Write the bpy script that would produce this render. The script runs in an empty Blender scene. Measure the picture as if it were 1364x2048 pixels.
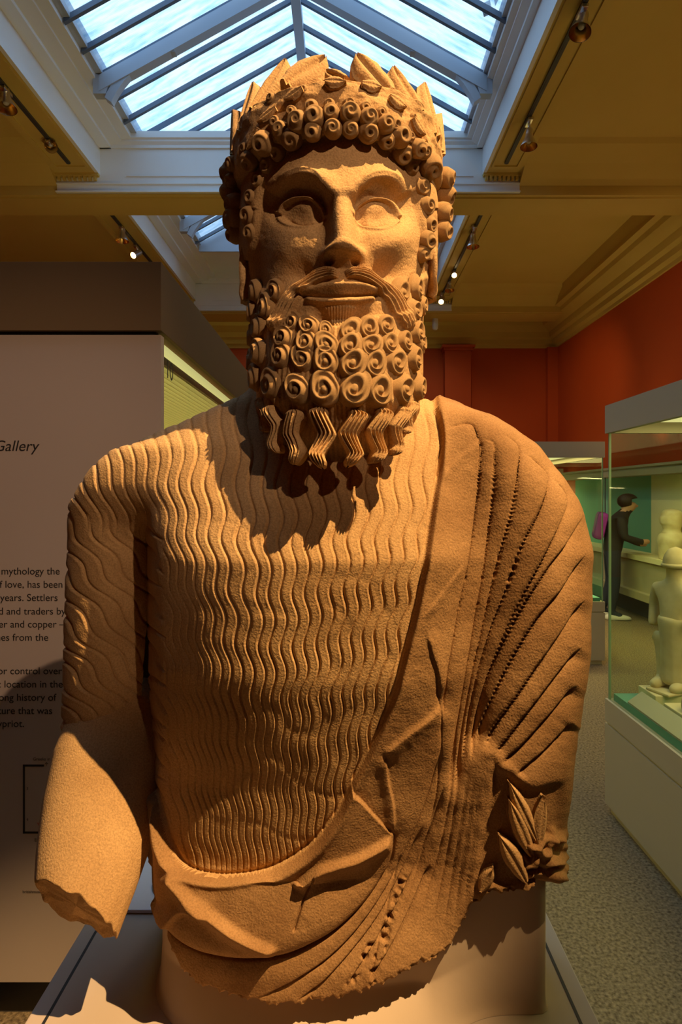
import bpy, bmesh, math, random
import numpy as np
from mathutils import Vector, Matrix

random.seed(7)
RNG = np.random.default_rng(11)
scene = bpy.context.scene
COL = scene.collection

# ------------------------------------------------------------------ camera
FPX, CX, CY, EYE = 1200.0, 690.0, 990.0, 1.55      # focal length / principal point in photo pixels, eye height in m
cam_data = bpy.data.cameras.new('camera')
cam_data.sensor_fit = 'VERTICAL'
cam_data.sensor_height = 36.0
cam_data.lens = FPX / 2048 * 36.0
cam_data.shift_x = (682 - CX) / 2048
cam_data.shift_y = (CY - 1024) / 2048
cam_data.clip_start = 0.02
cam = bpy.data.objects.new('camera', cam_data)
COL.objects.link(cam)
cam.location = (0, 0, EYE)
cam.rotation_euler = (math.pi / 2, 0, 0)
scene.camera = cam

# ------------------------------------------------------------------ view / world / light
vs = scene.view_settings
vs.view_transform = 'Standard'
vs.look = 'None'
vs.gamma = 1.0
vs.use_curve_mapping = False
vs.exposure = 0.0
scene.cycles.use_denoising = True
scene.cycles.max_bounces = 10
scene.cycles.diffuse_bounces = 5
scene.cycles.glossy_bounces = 4
scene.cycles.transmission_bounces = 8
scene.cycles.transparent_max_bounces = 24
scene.cycles.sample_clamp_indirect = 4.0
scene.cycles.caustics_reflective = False
scene.cycles.caustics_refractive = False

world = bpy.data.worlds.new('sky')
scene.world = world
world.use_nodes = True
wn = world.node_tree.nodes
wn['Background'].inputs[0].default_value = (0.52, 0.74, 1.0, 1)
wn['Background'].inputs[1].default_value = 2.0


def spot(name, loc, target, power, color, angle, blend=0.3, size=0.02):
    d = bpy.data.lights.new(name, 'SPOT')
    d.energy = power
    d.color = color
    d.spot_size = math.radians(angle)
    d.spot_blend = blend
    d.shadow_soft_size = size
    o = bpy.data.objects.new(name, d)
    COL.objects.link(o)
    o.location = loc
    o.rotation_euler = (Vector(target) - Vector(loc)).to_track_quat('-Z', 'Y').to_euler()
    return o


def area(name, loc, target, power, color, sx, sy):
    d = bpy.data.lights.new(name, 'AREA')
    d.energy = power
    d.color = color
    d.shape = 'RECTANGLE'
    d.size = sx
    d.size_y = sy
    o = bpy.data.objects.new(name, d)
    COL.objects.link(o)
    o.location = loc
    o.rotation_euler = (Vector(target) - Vector(loc)).to_track_quat('-Z', 'Y').to_euler()
    return o


CEIL = 4.85                                           # ceiling height
KEY_AZ, KEY_EL, KEY_D = math.radians(58), math.radians(58.5), 3.6
KT = Vector((-0.02, 0.70, 1.62))
KP = KT + KEY_D * Vector((math.sin(KEY_AZ) * math.cos(KEY_EL), -math.cos(KEY_AZ) * math.cos(KEY_EL), math.sin(KEY_EL)))
spot('key_lamp', KP, KT, 1450, (1.0, 0.64, 0.29), 15.5, 0.6, 0.014)
spot('panel_lamp', (2.15, -2.8, 3.95), (-1.05, 1.74, 1.45), 430, (1.0, 0.68, 0.45), 17, 0.9, 0.03)


# ------------------------------------------------------------------ helpers
def at(u, v, y):
    """point of the room seen at photo pixel (u, v) at distance y"""
    return Vector(((u - CX) / FPX * y, y, EYE + (CY - v) / FPX * y))


def to_uv(P):
    return CX + P[..., 0] / P[..., 1] * FPX, CY - (P[..., 2] - EYE) / P[..., 1] * FPX


def tag(o, label=None, cat=None, group=None, kind=None):
    if label: o['label'] = label
    if cat: o['category'] = cat
    if group: o['group'] = group
    if kind: o['kind'] = kind
    return o


def empty(name, loc, label, cat, group=None, rotz=0.0):
    o = bpy.data.objects.new(name, None)
    COL.objects.link(o)
    o.empty_display_size = 0.1
    o.location = loc
    o.rotation_euler = (0, 0, rotz)
    return tag(o, label, cat, group)


def link(name, me, mat, parent=None, local=False):
    o = bpy.data.objects.new(name, me)
    COL.objects.link(o)
    if mat is not None:
        me.materials.clear()
        me.materials.append(mat)
    if parent is not None:
        o.parent = parent
        if not local:
            bpy.context.view_layer.update()
            o.matrix_parent_inverse = parent.matrix_world.inverted()
    return o


def np_mesh(name, V, Q, smooth=True):
    """mesh from numpy verts and quads (or tris)"""
    me = bpy.data.meshes.new(name)
    V = np.ascontiguousarray(V, dtype=np.float32)
    Q = np.ascontiguousarray(Q, dtype=np.int32)
    n, k = Q.shape
    me.vertices.add(len(V))
    me.vertices.foreach_set('co', V.ravel())
    me.loops.add(n * k)
    me.loops.foreach_set('vertex_index', Q.ravel())
    me.polygons.add(n)
    me.polygons.foreach_set('loop_start', np.arange(0, n * k, k, dtype=np.int32))
    me.polygons.foreach_set('loop_total', np.full(n, k, dtype=np.int32))
    me.polygons.foreach_set('use_smooth', np.full(n, smooth, dtype=bool))
    me.update(calc_edges=True)
    me.validate()
    return me


def sub_mesh(name, V, Q, keep):
    q = Q[keep]
    used = np.unique(q)
    remap = np.full(len(V), -1, dtype=np.int64)
    remap[used] = np.arange(len(used))
    return np_mesh(name, V[used], remap[q])


def grid_quads(nr, nc, closed=False):
    r = np.arange(nr - 1)[:, None]
    if closed:
        c = np.arange(nc)[None, :]
        c2 = (c + 1) % nc
    else:
        c = np.arange(nc - 1)[None, :]
        c2 = c + 1
    a = r * nc + c
    b = r * nc + c2
    d = (r + 1) * nc + c2
    e = (r + 1) * nc + c
    return np.stack([a, b, d, e], -1).reshape(-1, 4)


def sstep(x, a, b):
    t = np.clip((x - a) / (b - a), 0, 1)
    return t * t * (3 - 2 * t)


def smin(a, b, k):
    h = np.clip(0.5 + 0.5 * (b - a) / k, 0, 1)
    return b + (a - b) * h - k * h * (1 - h)


def spline(pts, n=8):
    P = np.array(pts, float)
    if len(P) < 3:
        return P
    Q = np.vstack([2 * P[0] - P[1], P, 2 * P[-1] - P[-2]])
    out = []
    for i in range(1, len(Q) - 2):
        t = np.linspace(0, 1, n, endpoint=False)[:, None]
        a, b, c, d = Q[i - 1], Q[i], Q[i + 1], Q[i + 2]
        out.append(0.5 * (2 * b + (c - a) * t + (2 * a - 5 * b + 4 * c - d) * t ** 2 + (3 * b - a - 3 * c + d) * t ** 3))
    out.append(P[-1:])
    return np.vstack(out)


class Canvas:
    """a relief map over a rectangle of the front view; sampled onto the real surface"""

    def __init__(s, u0, v0, u1, v1, res):
        s.u0, s.v0, s.res = u0, v0, res
        s.w = int((u1 - u0) * res) + 1
        s.h = int((v1 - v0) * res) + 1
        s.U = (u0 + np.arange(s.w) / res)[None, :].repeat(s.h, 0)
        s.V = (v0 + np.arange(s.h) / res)[:, None].repeat(s.w, 1)
        s.D = np.zeros((s.h, s.w))

    def sample(s, A, u, v):
        x = np.clip((u - s.u0) * s.res, 0, s.w - 1.001)
        y = np.clip((v - s.v0) * s.res, 0, s.h - 1.001)
        i = x.astype(int); j = y.astype(int)
        fx = x - i; fy = y - j
        return (A[j, i] * (1 - fx) + A[j, i + 1] * fx) * (1 - fy) + (A[j + 1, i] * (1 - fx) + A[j + 1, i + 1] * fx) * fy

    def window(s, pts, m):
        p = np.array(pts)
        x0 = max(0, int((p[:, 0].min() - m - s.u0) * s.res)); x1 = min(s.w, int((p[:, 0].max() + m - s.u0) * s.res) + 2)
        y0 = max(0, int((p[:, 1].min() - m - s.v0) * s.res)); y1 = min(s.h, int((p[:, 1].max() + m - s.v0) * s.res) + 2)
        return (slice(y0, max(y1, y0)), slice(x0, max(x1, x0)))

    def dist(s, pts, m, smooth=True):
        """window, unsigned distance, side (+ = left of travel in image), 0..1 position along"""
        p = spline(pts) if smooth else np.array(pts, float)
        win = s.window(p, m)
        U = s.U[win]; V = s.V[win]
        best = np.full(U.shape, 1e9); side = np.zeros(U.shape); along = np.zeros(U.shape)
        seg = np.hypot(*(p[1:] - p[:-1]).T)
        acc = np.concatenate([[0], np.cumsum(seg)]); L = acc[-1]
        for i in range(len(p) - 1):
            a, b = p[i], p[i + 1]
            dx, dy = b - a
            l2 = dx * dx + dy * dy + 1e-9
            t = np.clip(((U - a[0]) * dx + (V - a[1]) * dy) / l2, 0, 1)
            d = np.hypot(U - a[0] - t * dx, V - a[1] - t * dy)
            k = d < best
            best[k] = d[k]
            side[k] = np.sign(dx * (V[k] - a[1]) - dy * (U[k] - a[0]))
            along[k] = (acc[i] + t[k] * seg[i]) / L
        return win, best, side, along

    def groove(s, pts, depth, w, cut=0.0, ends=0.06, A=None, pos=1.0, neg=1.0):
        """soft valley with a sharp bottom line; pos / neg scale it on either side of the line"""
        D = s.D if A is None else A
        win, d, side, t = s.dist(pts, w * 6)
        e = sstep(t, -1e-6, ends) * sstep(1 - t, -1e-6, ends) if ends > 0 else 1.0
        f = np.where(side > 0, pos, neg)
        D[win] -= e * (f * depth * np.exp(-d / w) + cut * np.exp(-(d / 1.8) ** 2))

    def ridge(s, pts, h, w1, w2=None, ends=0.1, p=2.0):
        """raised line; w1 on the positive side, w2 on the other"""
        w2 = w2 or w1
        win, d, side, t = s.dist(pts, max(w1, w2) * 3)
        e = sstep(t, -1e-6, ends) * sstep(1 - t, -1e-6, ends) if ends > 0 else 1.0
        w = np.where(side > 0, w1, w2)
        s.D[win] += e * h * np.exp(-(d / w) ** p)

    def blob(s, u, v, su, sv, h, rot=0.0, p=1.0):
        c, sn = math.cos(math.radians(rot)), math.sin(math.radians(rot))
        x = ((s.U - u) * c + (s.V - v) * sn) / su
        y = (-(s.U - u) * sn + (s.V - v) * c) / sv
        s.D += h * np.exp(-(x * x + y * y) ** p)

    def inside(s, poly):
        p = np.array(poly, float)
        res = np.zeros(s.U.shape, bool)
        j = len(p) - 1
        for i in range(len(p)):
            if p[i, 1] != p[j, 1]:
                c = ((p[i, 1] > s.V) != (p[j, 1] > s.V)) & (s.U < (p[j, 0] - p[i, 0]) * (s.V - p[i, 1]) / (p[j, 1] - p[i, 1]) + p[i, 0])
                res ^= c
            j = i
        return res


def blur(A, r):
    k = np.exp(-0.5 * (np.arange(-int(3 * r), int(3 * r) + 1) / r) ** 2)
    k /= k.sum()
    h = len(k) // 2
    for ax in (0, 1):
        pad = [(0, 0), (0, 0)]
        pad[ax] = (h, h)
        B = np.pad(A, pad, mode='edge')
        out = np.zeros_like(A, dtype=float)
        n = A.shape[ax]
        for i, kk in enumerate(k):
            out += kk * (B[i:i + n] if ax == 0 else B[:, i:i + n])
        A = out
    return A


def noise2(shape, r, seed):
    """smooth noise of unit deviation with feature radius r (in samples)"""
    g = np.random.default_rng(seed)
    f = max(1, int(r / 2))
    small = g.standard_normal((shape[0] // f + 12, shape[1] // f + 12))
    small = blur(small, max(0.8, r / f))
    small /= small.std()
    y = np.linspace(3, small.shape[0] - 5, shape[0]); x = np.linspace(3, small.shape[1] - 5, shape[1])
    j = y.astype(int); i = x.astype(int)
    fy = (y - j)[:, None]; fx = (x - i)[None, :]
    fy = fy * fy * (3 - 2 * fy); fx = fx * fx * (3 - 2 * fx)
    a = small[j][:, i]; b = small[j][:, i + 1]; c = small[j + 1][:, i]; d = small[j + 1][:, i + 1]
    return (a * (1 - fx) + b * fx) * (1 - fy) + (c * (1 - fx) + d * fx) * fy


def cubic_resample(A, n0, n1):
    """Catmull-Rom resampling of a coarse grid"""
    for ax, n in ((0, n0), (1, n1)):
        m = A.shape[ax]
        x = np.linspace(0, m - 1, n)
        i = np.clip(x.astype(int), 0, m - 2)
        t = x - i
        sh = [1, 1]; sh[ax] = n
        t = t.reshape(sh)
        g = lambda k: np.take(A, np.clip(k, 0, m - 1), axis=ax)
        a, b, c, d = g(i - 1), g(i), g(i + 1), g(i + 2)
        A = 0.5 * (2 * b + (c - a) * t + (2 * a - 5 * b + 4 * c - d) * t ** 2 + (3 * b - a - 3 * c + d) * t ** 3)
    return A


def polar_surface(f, ax, ay, zs, theta, coarse=(150, 260), r0=0.46, soft=0.7):
    """outermost hit of horizontal rays towards a vertical axis: base points and normals on a (z, theta) grid"""
    zc = np.interp(np.linspace(0, 1, coarse[0]), np.linspace(0, 1, len(zs)), zs)
    tc = np.interp(np.linspace(0, 1, coarse[1]), np.linspace(0, 1, len(theta)), theta)
    Z = zc[:, None].repeat(len(tc), 1)
    T = tc[None, :].repeat(len(zc), 0)
    r = np.full(Z.shape, r0)
    for _ in range(110):
        d = f(ax + r * np.sin(T), ay - r * np.cos(T), Z)
        r = np.maximum(r - np.maximum(d, -0.002) * 0.55, 0.004)
    r = blur(r, soft)
    R = cubic_resample(r, len(zs), len(theta))
    P = np.stack([ax + R * np.sin(theta)[None, :], ay - R * np.cos(theta)[None, :], np.broadcast_to(np.asarray(zs)[:, None], R.shape)], -1)
    return P


def grid_normals(P):
    du = np.gradient(P, axis=1)
    dv = np.gradient(P, axis=0)
    N = np.cross(du, dv)
    N /= np.linalg.norm(N, axis=-1, keepdims=True) + 1e-12
    return N


def theta_samples(n_front, n_back, half=1.9):
    """angles from -pi..pi, dense over the front (0 = towards the camera)"""
    a = np.linspace(-half, half, n_front)
    b = np.linspace(half, 2 * math.pi - half, n_back + 2)[1:]
    return np.concatenate([a, b])


# ------------------------------------------------------------------ materials
def material(name, color, rough=0.6, metal=0.0, spec=0.5, emit=None, estr=0.0):
    m = bpy.data.materials.new(name)
    m.use_nodes = True
    b = m.node_tree.nodes['Principled BSDF']
    b.inputs['Base Color'].default_value = (*color, 1)
    b.inputs['Roughness'].default_value = rough
    b.inputs['Metallic'].default_value = metal
    b.inputs['Specular IOR Level'].default_value = spec
    if emit:
        b.inputs['Emission Color'].default_value = (*emit, 1)
        b.inputs['Emission Strength'].default_value = estr
    return m


def noisy(m, scale, c1, c2, bump=0.0, bscale=None, detail=6, coord='Object', bdist=0.002):
    """procedural colour mottling and bump on a material"""
    nt = m.node_tree
    b = nt.nodes['Principled BSDF']
    tc = nt.nodes.new('ShaderNodeTexCoord')
    n = nt.nodes.new('ShaderNodeTexNoise')
    n.inputs['Scale'].default_value = scale
    n.inputs['Detail'].default_value = detail
    r = nt.nodes.new('ShaderNodeValToRGB')
    r.color_ramp.elements[0].position = 0.3
    r.color_ramp.elements[1].position = 0.7
    r.color_ramp.elements[0].color = (*c1, 1)
    r.color_ramp.elements[1].color = (*c2, 1)
    nt.links.new(tc.outputs[coord], n.inputs['Vector'])
    nt.links.new(n.outputs['Fac'], r.inputs['Fac'])
    nt.links.new(r.outputs['Color'], b.inputs['Base Color'])
    if bump:
        n2 = nt.nodes.new('ShaderNodeTexNoise')
        n2.inputs['Scale'].default_value = bscale or scale * 6
        n2.inputs['Detail'].default_value = 8
        bp = nt.nodes.new('ShaderNodeBump')
        bp.inputs['Strength'].default_value = bump
        bp.inputs['Distance'].default_value = bdist
        nt.links.new(tc.outputs[coord], n2.inputs['Vector'])
        nt.links.new(n2.outputs['Fac'], bp.inputs['Height'])
        nt.links.new(bp.outputs['Normal'], b.inputs['Normal'])
    return m


def stone_material(name, c1, c2):
    """sandy limestone: soft colour clouds, dark pits and a grainy surface"""
    m = noisy(material(name, c1, 0.88, spec=0.12), 13, c1, c2, 0.65, 420, bdist=0.0014)
    nt = m.node_tree
    b = nt.nodes['Principled BSDF']
    src = b.inputs['Base Color'].links[0].from_socket
    tc = nt.nodes.new('ShaderNodeTexCoord')
    n = nt.nodes.new('ShaderNodeTexNoise'); n.inputs['Scale'].default_value = 520; n.inputs['Detail'].default_value = 3
    r = nt.nodes.new('ShaderNodeValToRGB')
    r.color_ramp.elements[0].position = 0.33; r.color_ramp.elements[0].color = (0.62, 0.60, 0.58, 1)
    r.color_ramp.elements[1].position = 0.60; r.color_ramp.elements[1].color = (1.06, 1.06, 1.06, 1)
    mix = nt.nodes.new('ShaderNodeMix'); mix.data_type = 'RGBA'; mix.blend_type = 'MULTIPLY'; mix.inputs['Factor'].default_value = 0.6
    nt.links.new(tc.outputs['Object'], n.inputs['Vector']); nt.links.new(n.outputs['Fac'], r.inputs['Fac'])
    nt.links.new(src, mix.inputs[6]); nt.links.new(r.outputs['Color'], mix.inputs[7]); nt.links.new(mix.outputs[2], b.inputs['Base Color'])
    return m


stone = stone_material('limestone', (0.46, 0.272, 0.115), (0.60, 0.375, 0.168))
plaster = noisy(material('plaster', (0.55, 0.43, 0.31), 0.8, spec=0.2), 6, (0.53, 0.41, 0.29), (0.57, 0.45, 0.33), 0.15, 60)


# ------------------------------------------------------------------ materials of the room
ochre = noisy(material('ceiling_paint', (0.60, 0.40, 0.13), 0.7, spec=0.3), 1.5, (0.56, 0.40, 0.10), (0.60, 0.435, 0.12))
white_paint = noisy(material('white_paint', (0.76, 0.78, 0.78), 0.6, spec=0.3), 2, (0.74, 0.76, 0.76), (0.78, 0.80, 0.80))
red_paint = noisy(material('red_paint', (0.42, 0.05, 0.012), 0.6, spec=0.3), 1.2, (0.44, 0.062, 0.010), (0.48, 0.072, 0.012))
carpet = noisy(material('carpet', (0.2, 0.17, 0.13), 0.95, spec=0.1), 85, (0.10, 0.072, 0.042), (0.33, 0.25, 0.15), 0.9, 160, bdist=0.006)
metal_grey = material('grey_enamel', (0.47, 0.40, 0.29), 0.5, spec=0.3)
frame_grey = material('skylight_frame', (0.40, 0.45, 0.52), 0.5)
bar_grey = material('glazing_bar', (0.10, 0.13, 0.18), 0.5)
dark_line = material('black_inlay', (0.012, 0.012, 0.012), 0.6)
chrome = material('silver_lamp', (0.72, 0.70, 0.68), 0.28, metal=1.0)
gold_in = material('gold_reflector', (0.75, 0.48, 0.16), 0.25, metal=1.0)
dark_metal = material('dark_metal', (0.05, 0.05, 0.055), 0.5)
bulb_on = material('lit_bulb', (1, 0.8, 0.5), 0.4, emit=(1.0, 0.72, 0.38), estr=14)
bulb_off = material('unlit_bulb', (0.5, 0.45, 0.38), 0.3)


def bx(bm, x0, x1, y0, y1, z0, z1):
    v = [bm.verts.new(p) for p in ((x0, y0, z0), (x1, y0, z0), (x1, y1, z0), (x0, y1, z0), (x0, y0, z1), (x1, y0, z1), (x1, y1, z1), (x0, y1, z1))]
    for f in ((3, 2, 1, 0), (4, 5, 6, 7), (0, 1, 5, 4), (1, 2, 6, 5), (2, 3, 7, 6), (3, 0, 4, 7)):
        bm.faces.new([v[i] for i in f])


def prism(bm, pts, axis, a0, a1):
    """extrude a closed polygon (2-D points) along an axis: 'x' -> (y, z), 'y' -> (x, z), 'z' -> (x, y)"""
    def P(p, a):
        return {'x': (a, p[0], p[1]), 'y': (p[0], a, p[1]), 'z': (p[0], p[1], a)}[axis]
    A = [bm.verts.new(P(p, a0)) for p in pts]
    B_ = [bm.verts.new(P(p, a1)) for p in pts]
    n = len(pts)
    bm.faces.new(A); bm.faces.new(B_[::-1])
    for i in range(n):
        bm.faces.new((A[i], B_[i], B_[(i + 1) % n], A[(i + 1) % n]))


def tube(bm, a, b, r0, r1=None, n=16, caps=True):
    a, b = Vector(a), Vector(b)
    r1 = r0 if r1 is None else r1
    q = (b - a).to_track_quat('Z', 'Y')
    A, B_ = [], []
    for i in range(n):
        t = 2 * math.pi * i / n
        d = q @ Vector((math.cos(t), math.sin(t), 0))
        A.append(bm.verts.new(a + d * r0)); B_.append(bm.verts.new(b + d * r1))
    for i in range(n):
        bm.faces.new((A[i], A[(i + 1) % n], B_[(i + 1) % n], B_[i]))
    if caps:
        bm.faces.new(A[::-1]); bm.faces.new(B_)


def lathe(bm, prof, n=24):
    rings = []
    for r, z in prof:
        rings.append([bm.verts.new((r * math.cos(2 * math.pi * i / n), r * math.sin(2 * math.pi * i / n), z)) for i in range(n)])
    for a, b in zip(rings, rings[1:]):
        for i in range(n):
            bm.faces.new((a[i], a[(i + 1) % n], b[(i + 1) % n], b[i]))


def mesh(name, bm, mat, parent=None, smooth=False, bevel=0.0, local=False):
    bmesh.ops.recalc_face_normals(bm, faces=bm.faces[:])
    if bevel:
        bmesh.ops.bevel(bm, geom=[e for e in bm.edges if e.calc_face_angle(0) > 0.5], offset=bevel, segments=2, affect='EDGES', profile=0.6)
    me = bpy.data.meshes.new(name)
    bm.to_mesh(me); bm.free()
    if smooth:
        for p in me.polygons: p.use_smooth = True
    return link(name, me, mat, parent, local)


def box(name, b, mat, parent=None, bevel=0.0, kind=None):
    bm = bmesh.new(); bx(bm, *b)
    o = mesh(name, bm, mat, parent, bevel=bevel)
    if kind: o['kind'] = kind
    return o


def struct(name, bm, mat, smooth=False, parent=None):
    o = mesh(name, bm, mat, parent, smooth=smooth)
    if parent is None: o['kind'] = 'structure'
    return o


# ------------------------------------------------------------------ the room
WR, WL, WB, WF = 3.97, -5.6, 11.3, -5.0                 # right, left, back and front walls
XL, XR = -2.53, 1.42                                     # sides of the light well
Y1, Y2, Y3 = 6.19, 6.64, 10.15                           # cross beams
PANEL = 4.97

bm = bmesh.new(); bx(bm, WL, WR, WF, WB, -0.1, 0)
struct('floor', bm, carpet)
bm = bmesh.new(); bx(bm, WR, WR + 0.15, WF, WB + 0.15, 0, 5.2)
struct('wall_right', bm, red_paint)
bm = bmesh.new(); bx(bm, WL - 0.15, WL, WF, WB + 0.15, 0, 5.2)
struct('wall_left', bm, red_paint)
bm = bmesh.new(); bx(bm, WL, WR, WB, WB + 0.15, 0, 5.2)
struct('wall_back', bm, red_paint)
bm = bmesh.new(); bx(bm, WL, WR, WF - 0.15, WF, 0, 5.2)
struct('wall_front', bm, red_paint)
# pilaster on the back wall, with its cap, and the corner pier
px0, px1 = at(890, 700, 11.1).x, at(942, 700, 11.1).x
bm = bmesh.new()
bx(bm, px0, px1, 11.1, 11.3, 0, 4.22)
bx(bm, px0 - 0.03, px1 + 0.03, 11.05, 11.3, 4.22, 4.27)
bx(bm, px0 - 0.06, px1 + 0.06, 11.0, 11.3, 4.27, 4.31)
struct('trim_1', bm, red_paint)
bm = bmesh.new(); bx(bm, 3.78, 3.97, 11.18, 11.3, 0, 4.31)
struct('trim_2', bm, red_paint)

# ceiling: flat panels on either side of the wells, soffit bands, cross beams
bm = bmesh.new()
bx(bm, WL, XL - 0.44, WF, WB, PANEL, PANEL + 0.1)
bx(bm, XR + 0.38, WR, WF, WB, PANEL, PANEL + 0.1)
for a, b in ((XL - 0.44, XL), (XR, XR + 0.38)):
    bx(bm, a, b, WF, Y1, CEIL, 5.07)
    bx(bm, a, b, Y2, Y3, CEIL, 5.07)
bx(bm, XL, XR, WF, 0.2, CEIL, 5.07)
struct('ceiling', bm, ochre)
bm = bmesh.new()
for a, b in ((XL - 0.44, XL), (XR, XR + 0.38)):
    for y0, y1 in ((-1.0, Y1 - 0.18), (Y2 + 0.1, Y3 - 0.25)):
        bx(bm, a + 0.05, a + 0.075, y0, y1, CEIL - 0.012, CEIL)
        bx(bm, b - 0.075, b - 0.05, y0, y1, CEIL - 0.012, CEIL)
        bx(bm, a + 0.05, b - 0.05, y1, y1 + 0.025, CEIL - 0.012, CEIL)
struct('trim_3', bm, ochre)
# beams: ochre underside, white face to the wells
for n_, (ya, yb) in (('trim_4', (Y1, Y2)), ('trim_5', (Y3, Y3 + 0.55))):
    bm = bmesh.new()
    bx(bm, WL, WR, ya + 0.004, yb, 4.645, 5.2)
    bx(bm, WL, WR, ya + 0.05, yb - 0.05, 4.63, 4.645)
    struct(n_, bm, ochre)
bm = bmesh.new()                                         # coves where the panels meet the beams
for x0, x1 in ((WL, XL - 0.44), (XR + 0.38, WR)):
    for yb in (Y1, Y3):
        prism(bm, [(yb, 4.74), (yb - 0.06, 4.78), (yb - 0.20, 4.86), (yb - 0.42, 4.93), (yb - 0.46, PANEL), (yb, PANEL)], 'x', x0, x1)
struct('trim_6', bm, ochre)


def well(y0, y1, n0):
    bm = bmesh.new()
    T = 5.27
    bx(bm, XL - 0.03, XL + 0.004, y0, y1, CEIL - 0.001, T)
    bx(bm, XR - 0.004, XR + 0.03, y0, y1, CEIL - 0.001, T)
    for yy, s in ((y1, 1), (y0 - 0.03, 0)):
        if yy == y1:
            bx(bm, XL - 0.44, XR + 0.38, y1 - 0.004, y1 + 0.002, 4.66, CEIL)
        bx(bm, XL, XR, yy - (0.003 if yy == y1 else 0), yy + 0.033, CEIL - 0.0, T)
    struct('trim_%d' % n0, bm, white_paint)
    # moulding round the top of the well
    bm = bmesh.new()
    prof = [(0, 0), (0.06, 0.0), (0.06, 0.03), (0.12, 0.055), (0.12, 0.075), (0.17, 0.085), (0.17, 0.15), (0, 0.15)]
    prism(bm, [(XR - a, 5.12 + b) for a, b in prof], 'y', y0, y1)
    prism(bm, [(XL + a * 2, 5.12 + b) for a, b in prof], 'y', y0, y1)
    prism(bm, [(y1 - a * 0.35, 5.12 + b) for a, b in prof], 'x', XL, XR)
    struct('trim_%d' % (n0 + 1), bm, white_paint)
    # white fillets and dentils on the end beam
    bm = bmesh.new()
    bx(bm, XL - 0.44, XR + 0.38, y1 - 0.02, y1, CEIL - 0.10, CEIL - 0.085)
    bx(bm, XL + 0.28, XR - 0.1, y1 - 0.014, y1, CEIL - 0.018, CEIL - 0.006)
    bx(bm, XL - 0.44, XR + 0.38, y1 - 0.035, y1, 4.66, 4.675)
    struct('trim_%d' % (n0 + 2), bm, white_paint)
    bm = bmesh.new()
    for a, b in ((XL - 0.44, XL), (XR, XR + 0.38)):
        bx(bm, a, b, y1 - 0.05, y1, CEIL - 0.025, CEIL)
        for i in range(8):
            x = a + 0.02 + i * (b - a - 0.04) / 7.6
            bx(bm, x, x + 0.026, y1 - 0.04, y1, CEIL - 0.065, CEIL - 0.02)
    struct('trim_%d' % (n0 + 3), bm, ochre)


well(0.2, Y1, 7)
well(Y2, Y3, 11)
# cornice under the ceiling
prof = [(0, 0), (0.03, 0), (0.03, 0.05), (0.10, 0.07), (0.10, 0.15), (0.16, 0.18), (0.18, 0.27), (0.32, 0.36), (0.34, 0.42), (0.42, 0.44), (0.42, 0.50), (0.46, 0.66), (0, 0.66)]
bm = bmesh.new(); prism(bm, [(WR - a, 4.31 + b) for a, b in prof], 'y', WF, WB)
struct('trim_15', bm, ochre)
bm = bmesh.new(); prism(bm, [(WB - a * 0.8, 4.31 + b) for a, b in prof], 'x', WL, WR)
struct('trim_16', bm, ochre)
bm = bmesh.new(); prism(bm, [(WL + a, 4.31 + b) for a, b in prof], 'y', WF, WB)
struct('trim_17', bm, ochre)

# ------------------------------------------------------------------ skylight over the wells
glass_sky = bpy.data.materials.new('frosted_roof_glass')
glass_sky.use_nodes = True
nt = glass_sky.node_tree
nt.nodes.clear()
out = nt.nodes.new('ShaderNodeOutputMaterial')
tr = nt.nodes.new('ShaderNodeBsdfTransparent')
tl = nt.nodes.new('ShaderNodeBsdfTranslucent')
mx = nt.nodes.new('ShaderNodeMixShader')
tcn = nt.nodes.new('ShaderNodeTexCoord')
mp = nt.nodes.new('ShaderNodeMapping')
mp.inputs['Scale'].default_value = (1.4, 9, 1.4)
nz = nt.nodes.new('ShaderNodeTexNoise'); nz.inputs['Scale'].default_value = 2.6; nz.inputs['Detail'].default_value = 7; nz.inputs['Roughness'].default_value = 0.62
rp_ = nt.nodes.new('ShaderNodeValToRGB')
rp_.color_ramp.elements[0].position = 0.26; rp_.color_ramp.elements[0].color = (0.46, 0.64, 0.78, 1)
rp_.color_ramp.elements[1].position = 0.56; rp_.color_ramp.elements[1].color = (0.98, 0.99, 1.0, 1)
nt.links.new(tcn.outputs['Object'], mp.inputs['Vector']); nt.links.new(mp.outputs['Vector'], nz.inputs['Vector'])
nt.links.new(nz.outputs['Fac'], rp_.inputs['Fac']); nt.links.new(rp_.outputs['Color'], tr.inputs['Color'])
tl.inputs['Color'].default_value = (0.75, 0.86, 0.95, 1)
mx.inputs['Fac'].default_value = 0.18
nt.links.new(tr.outputs[0], mx.inputs[1]); nt.links.new(tl.outputs[0], mx.inputs[2]); nt.links.new(mx.outputs[0], out.inputs['Surface'])

EX0, EX1, RX = -2.16, 1.243, -0.455
EZ, RZ = 5.27, 6.22
YE = 8.9                                                 # far gable of the glass roof


def slope(x, dz=0.0):
    return (EZ + (RZ - EZ) * ((x - EX0) / (RX - EX0) if x < RX else (EX1 - x) / (EX1 - RX))) + dz


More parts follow.
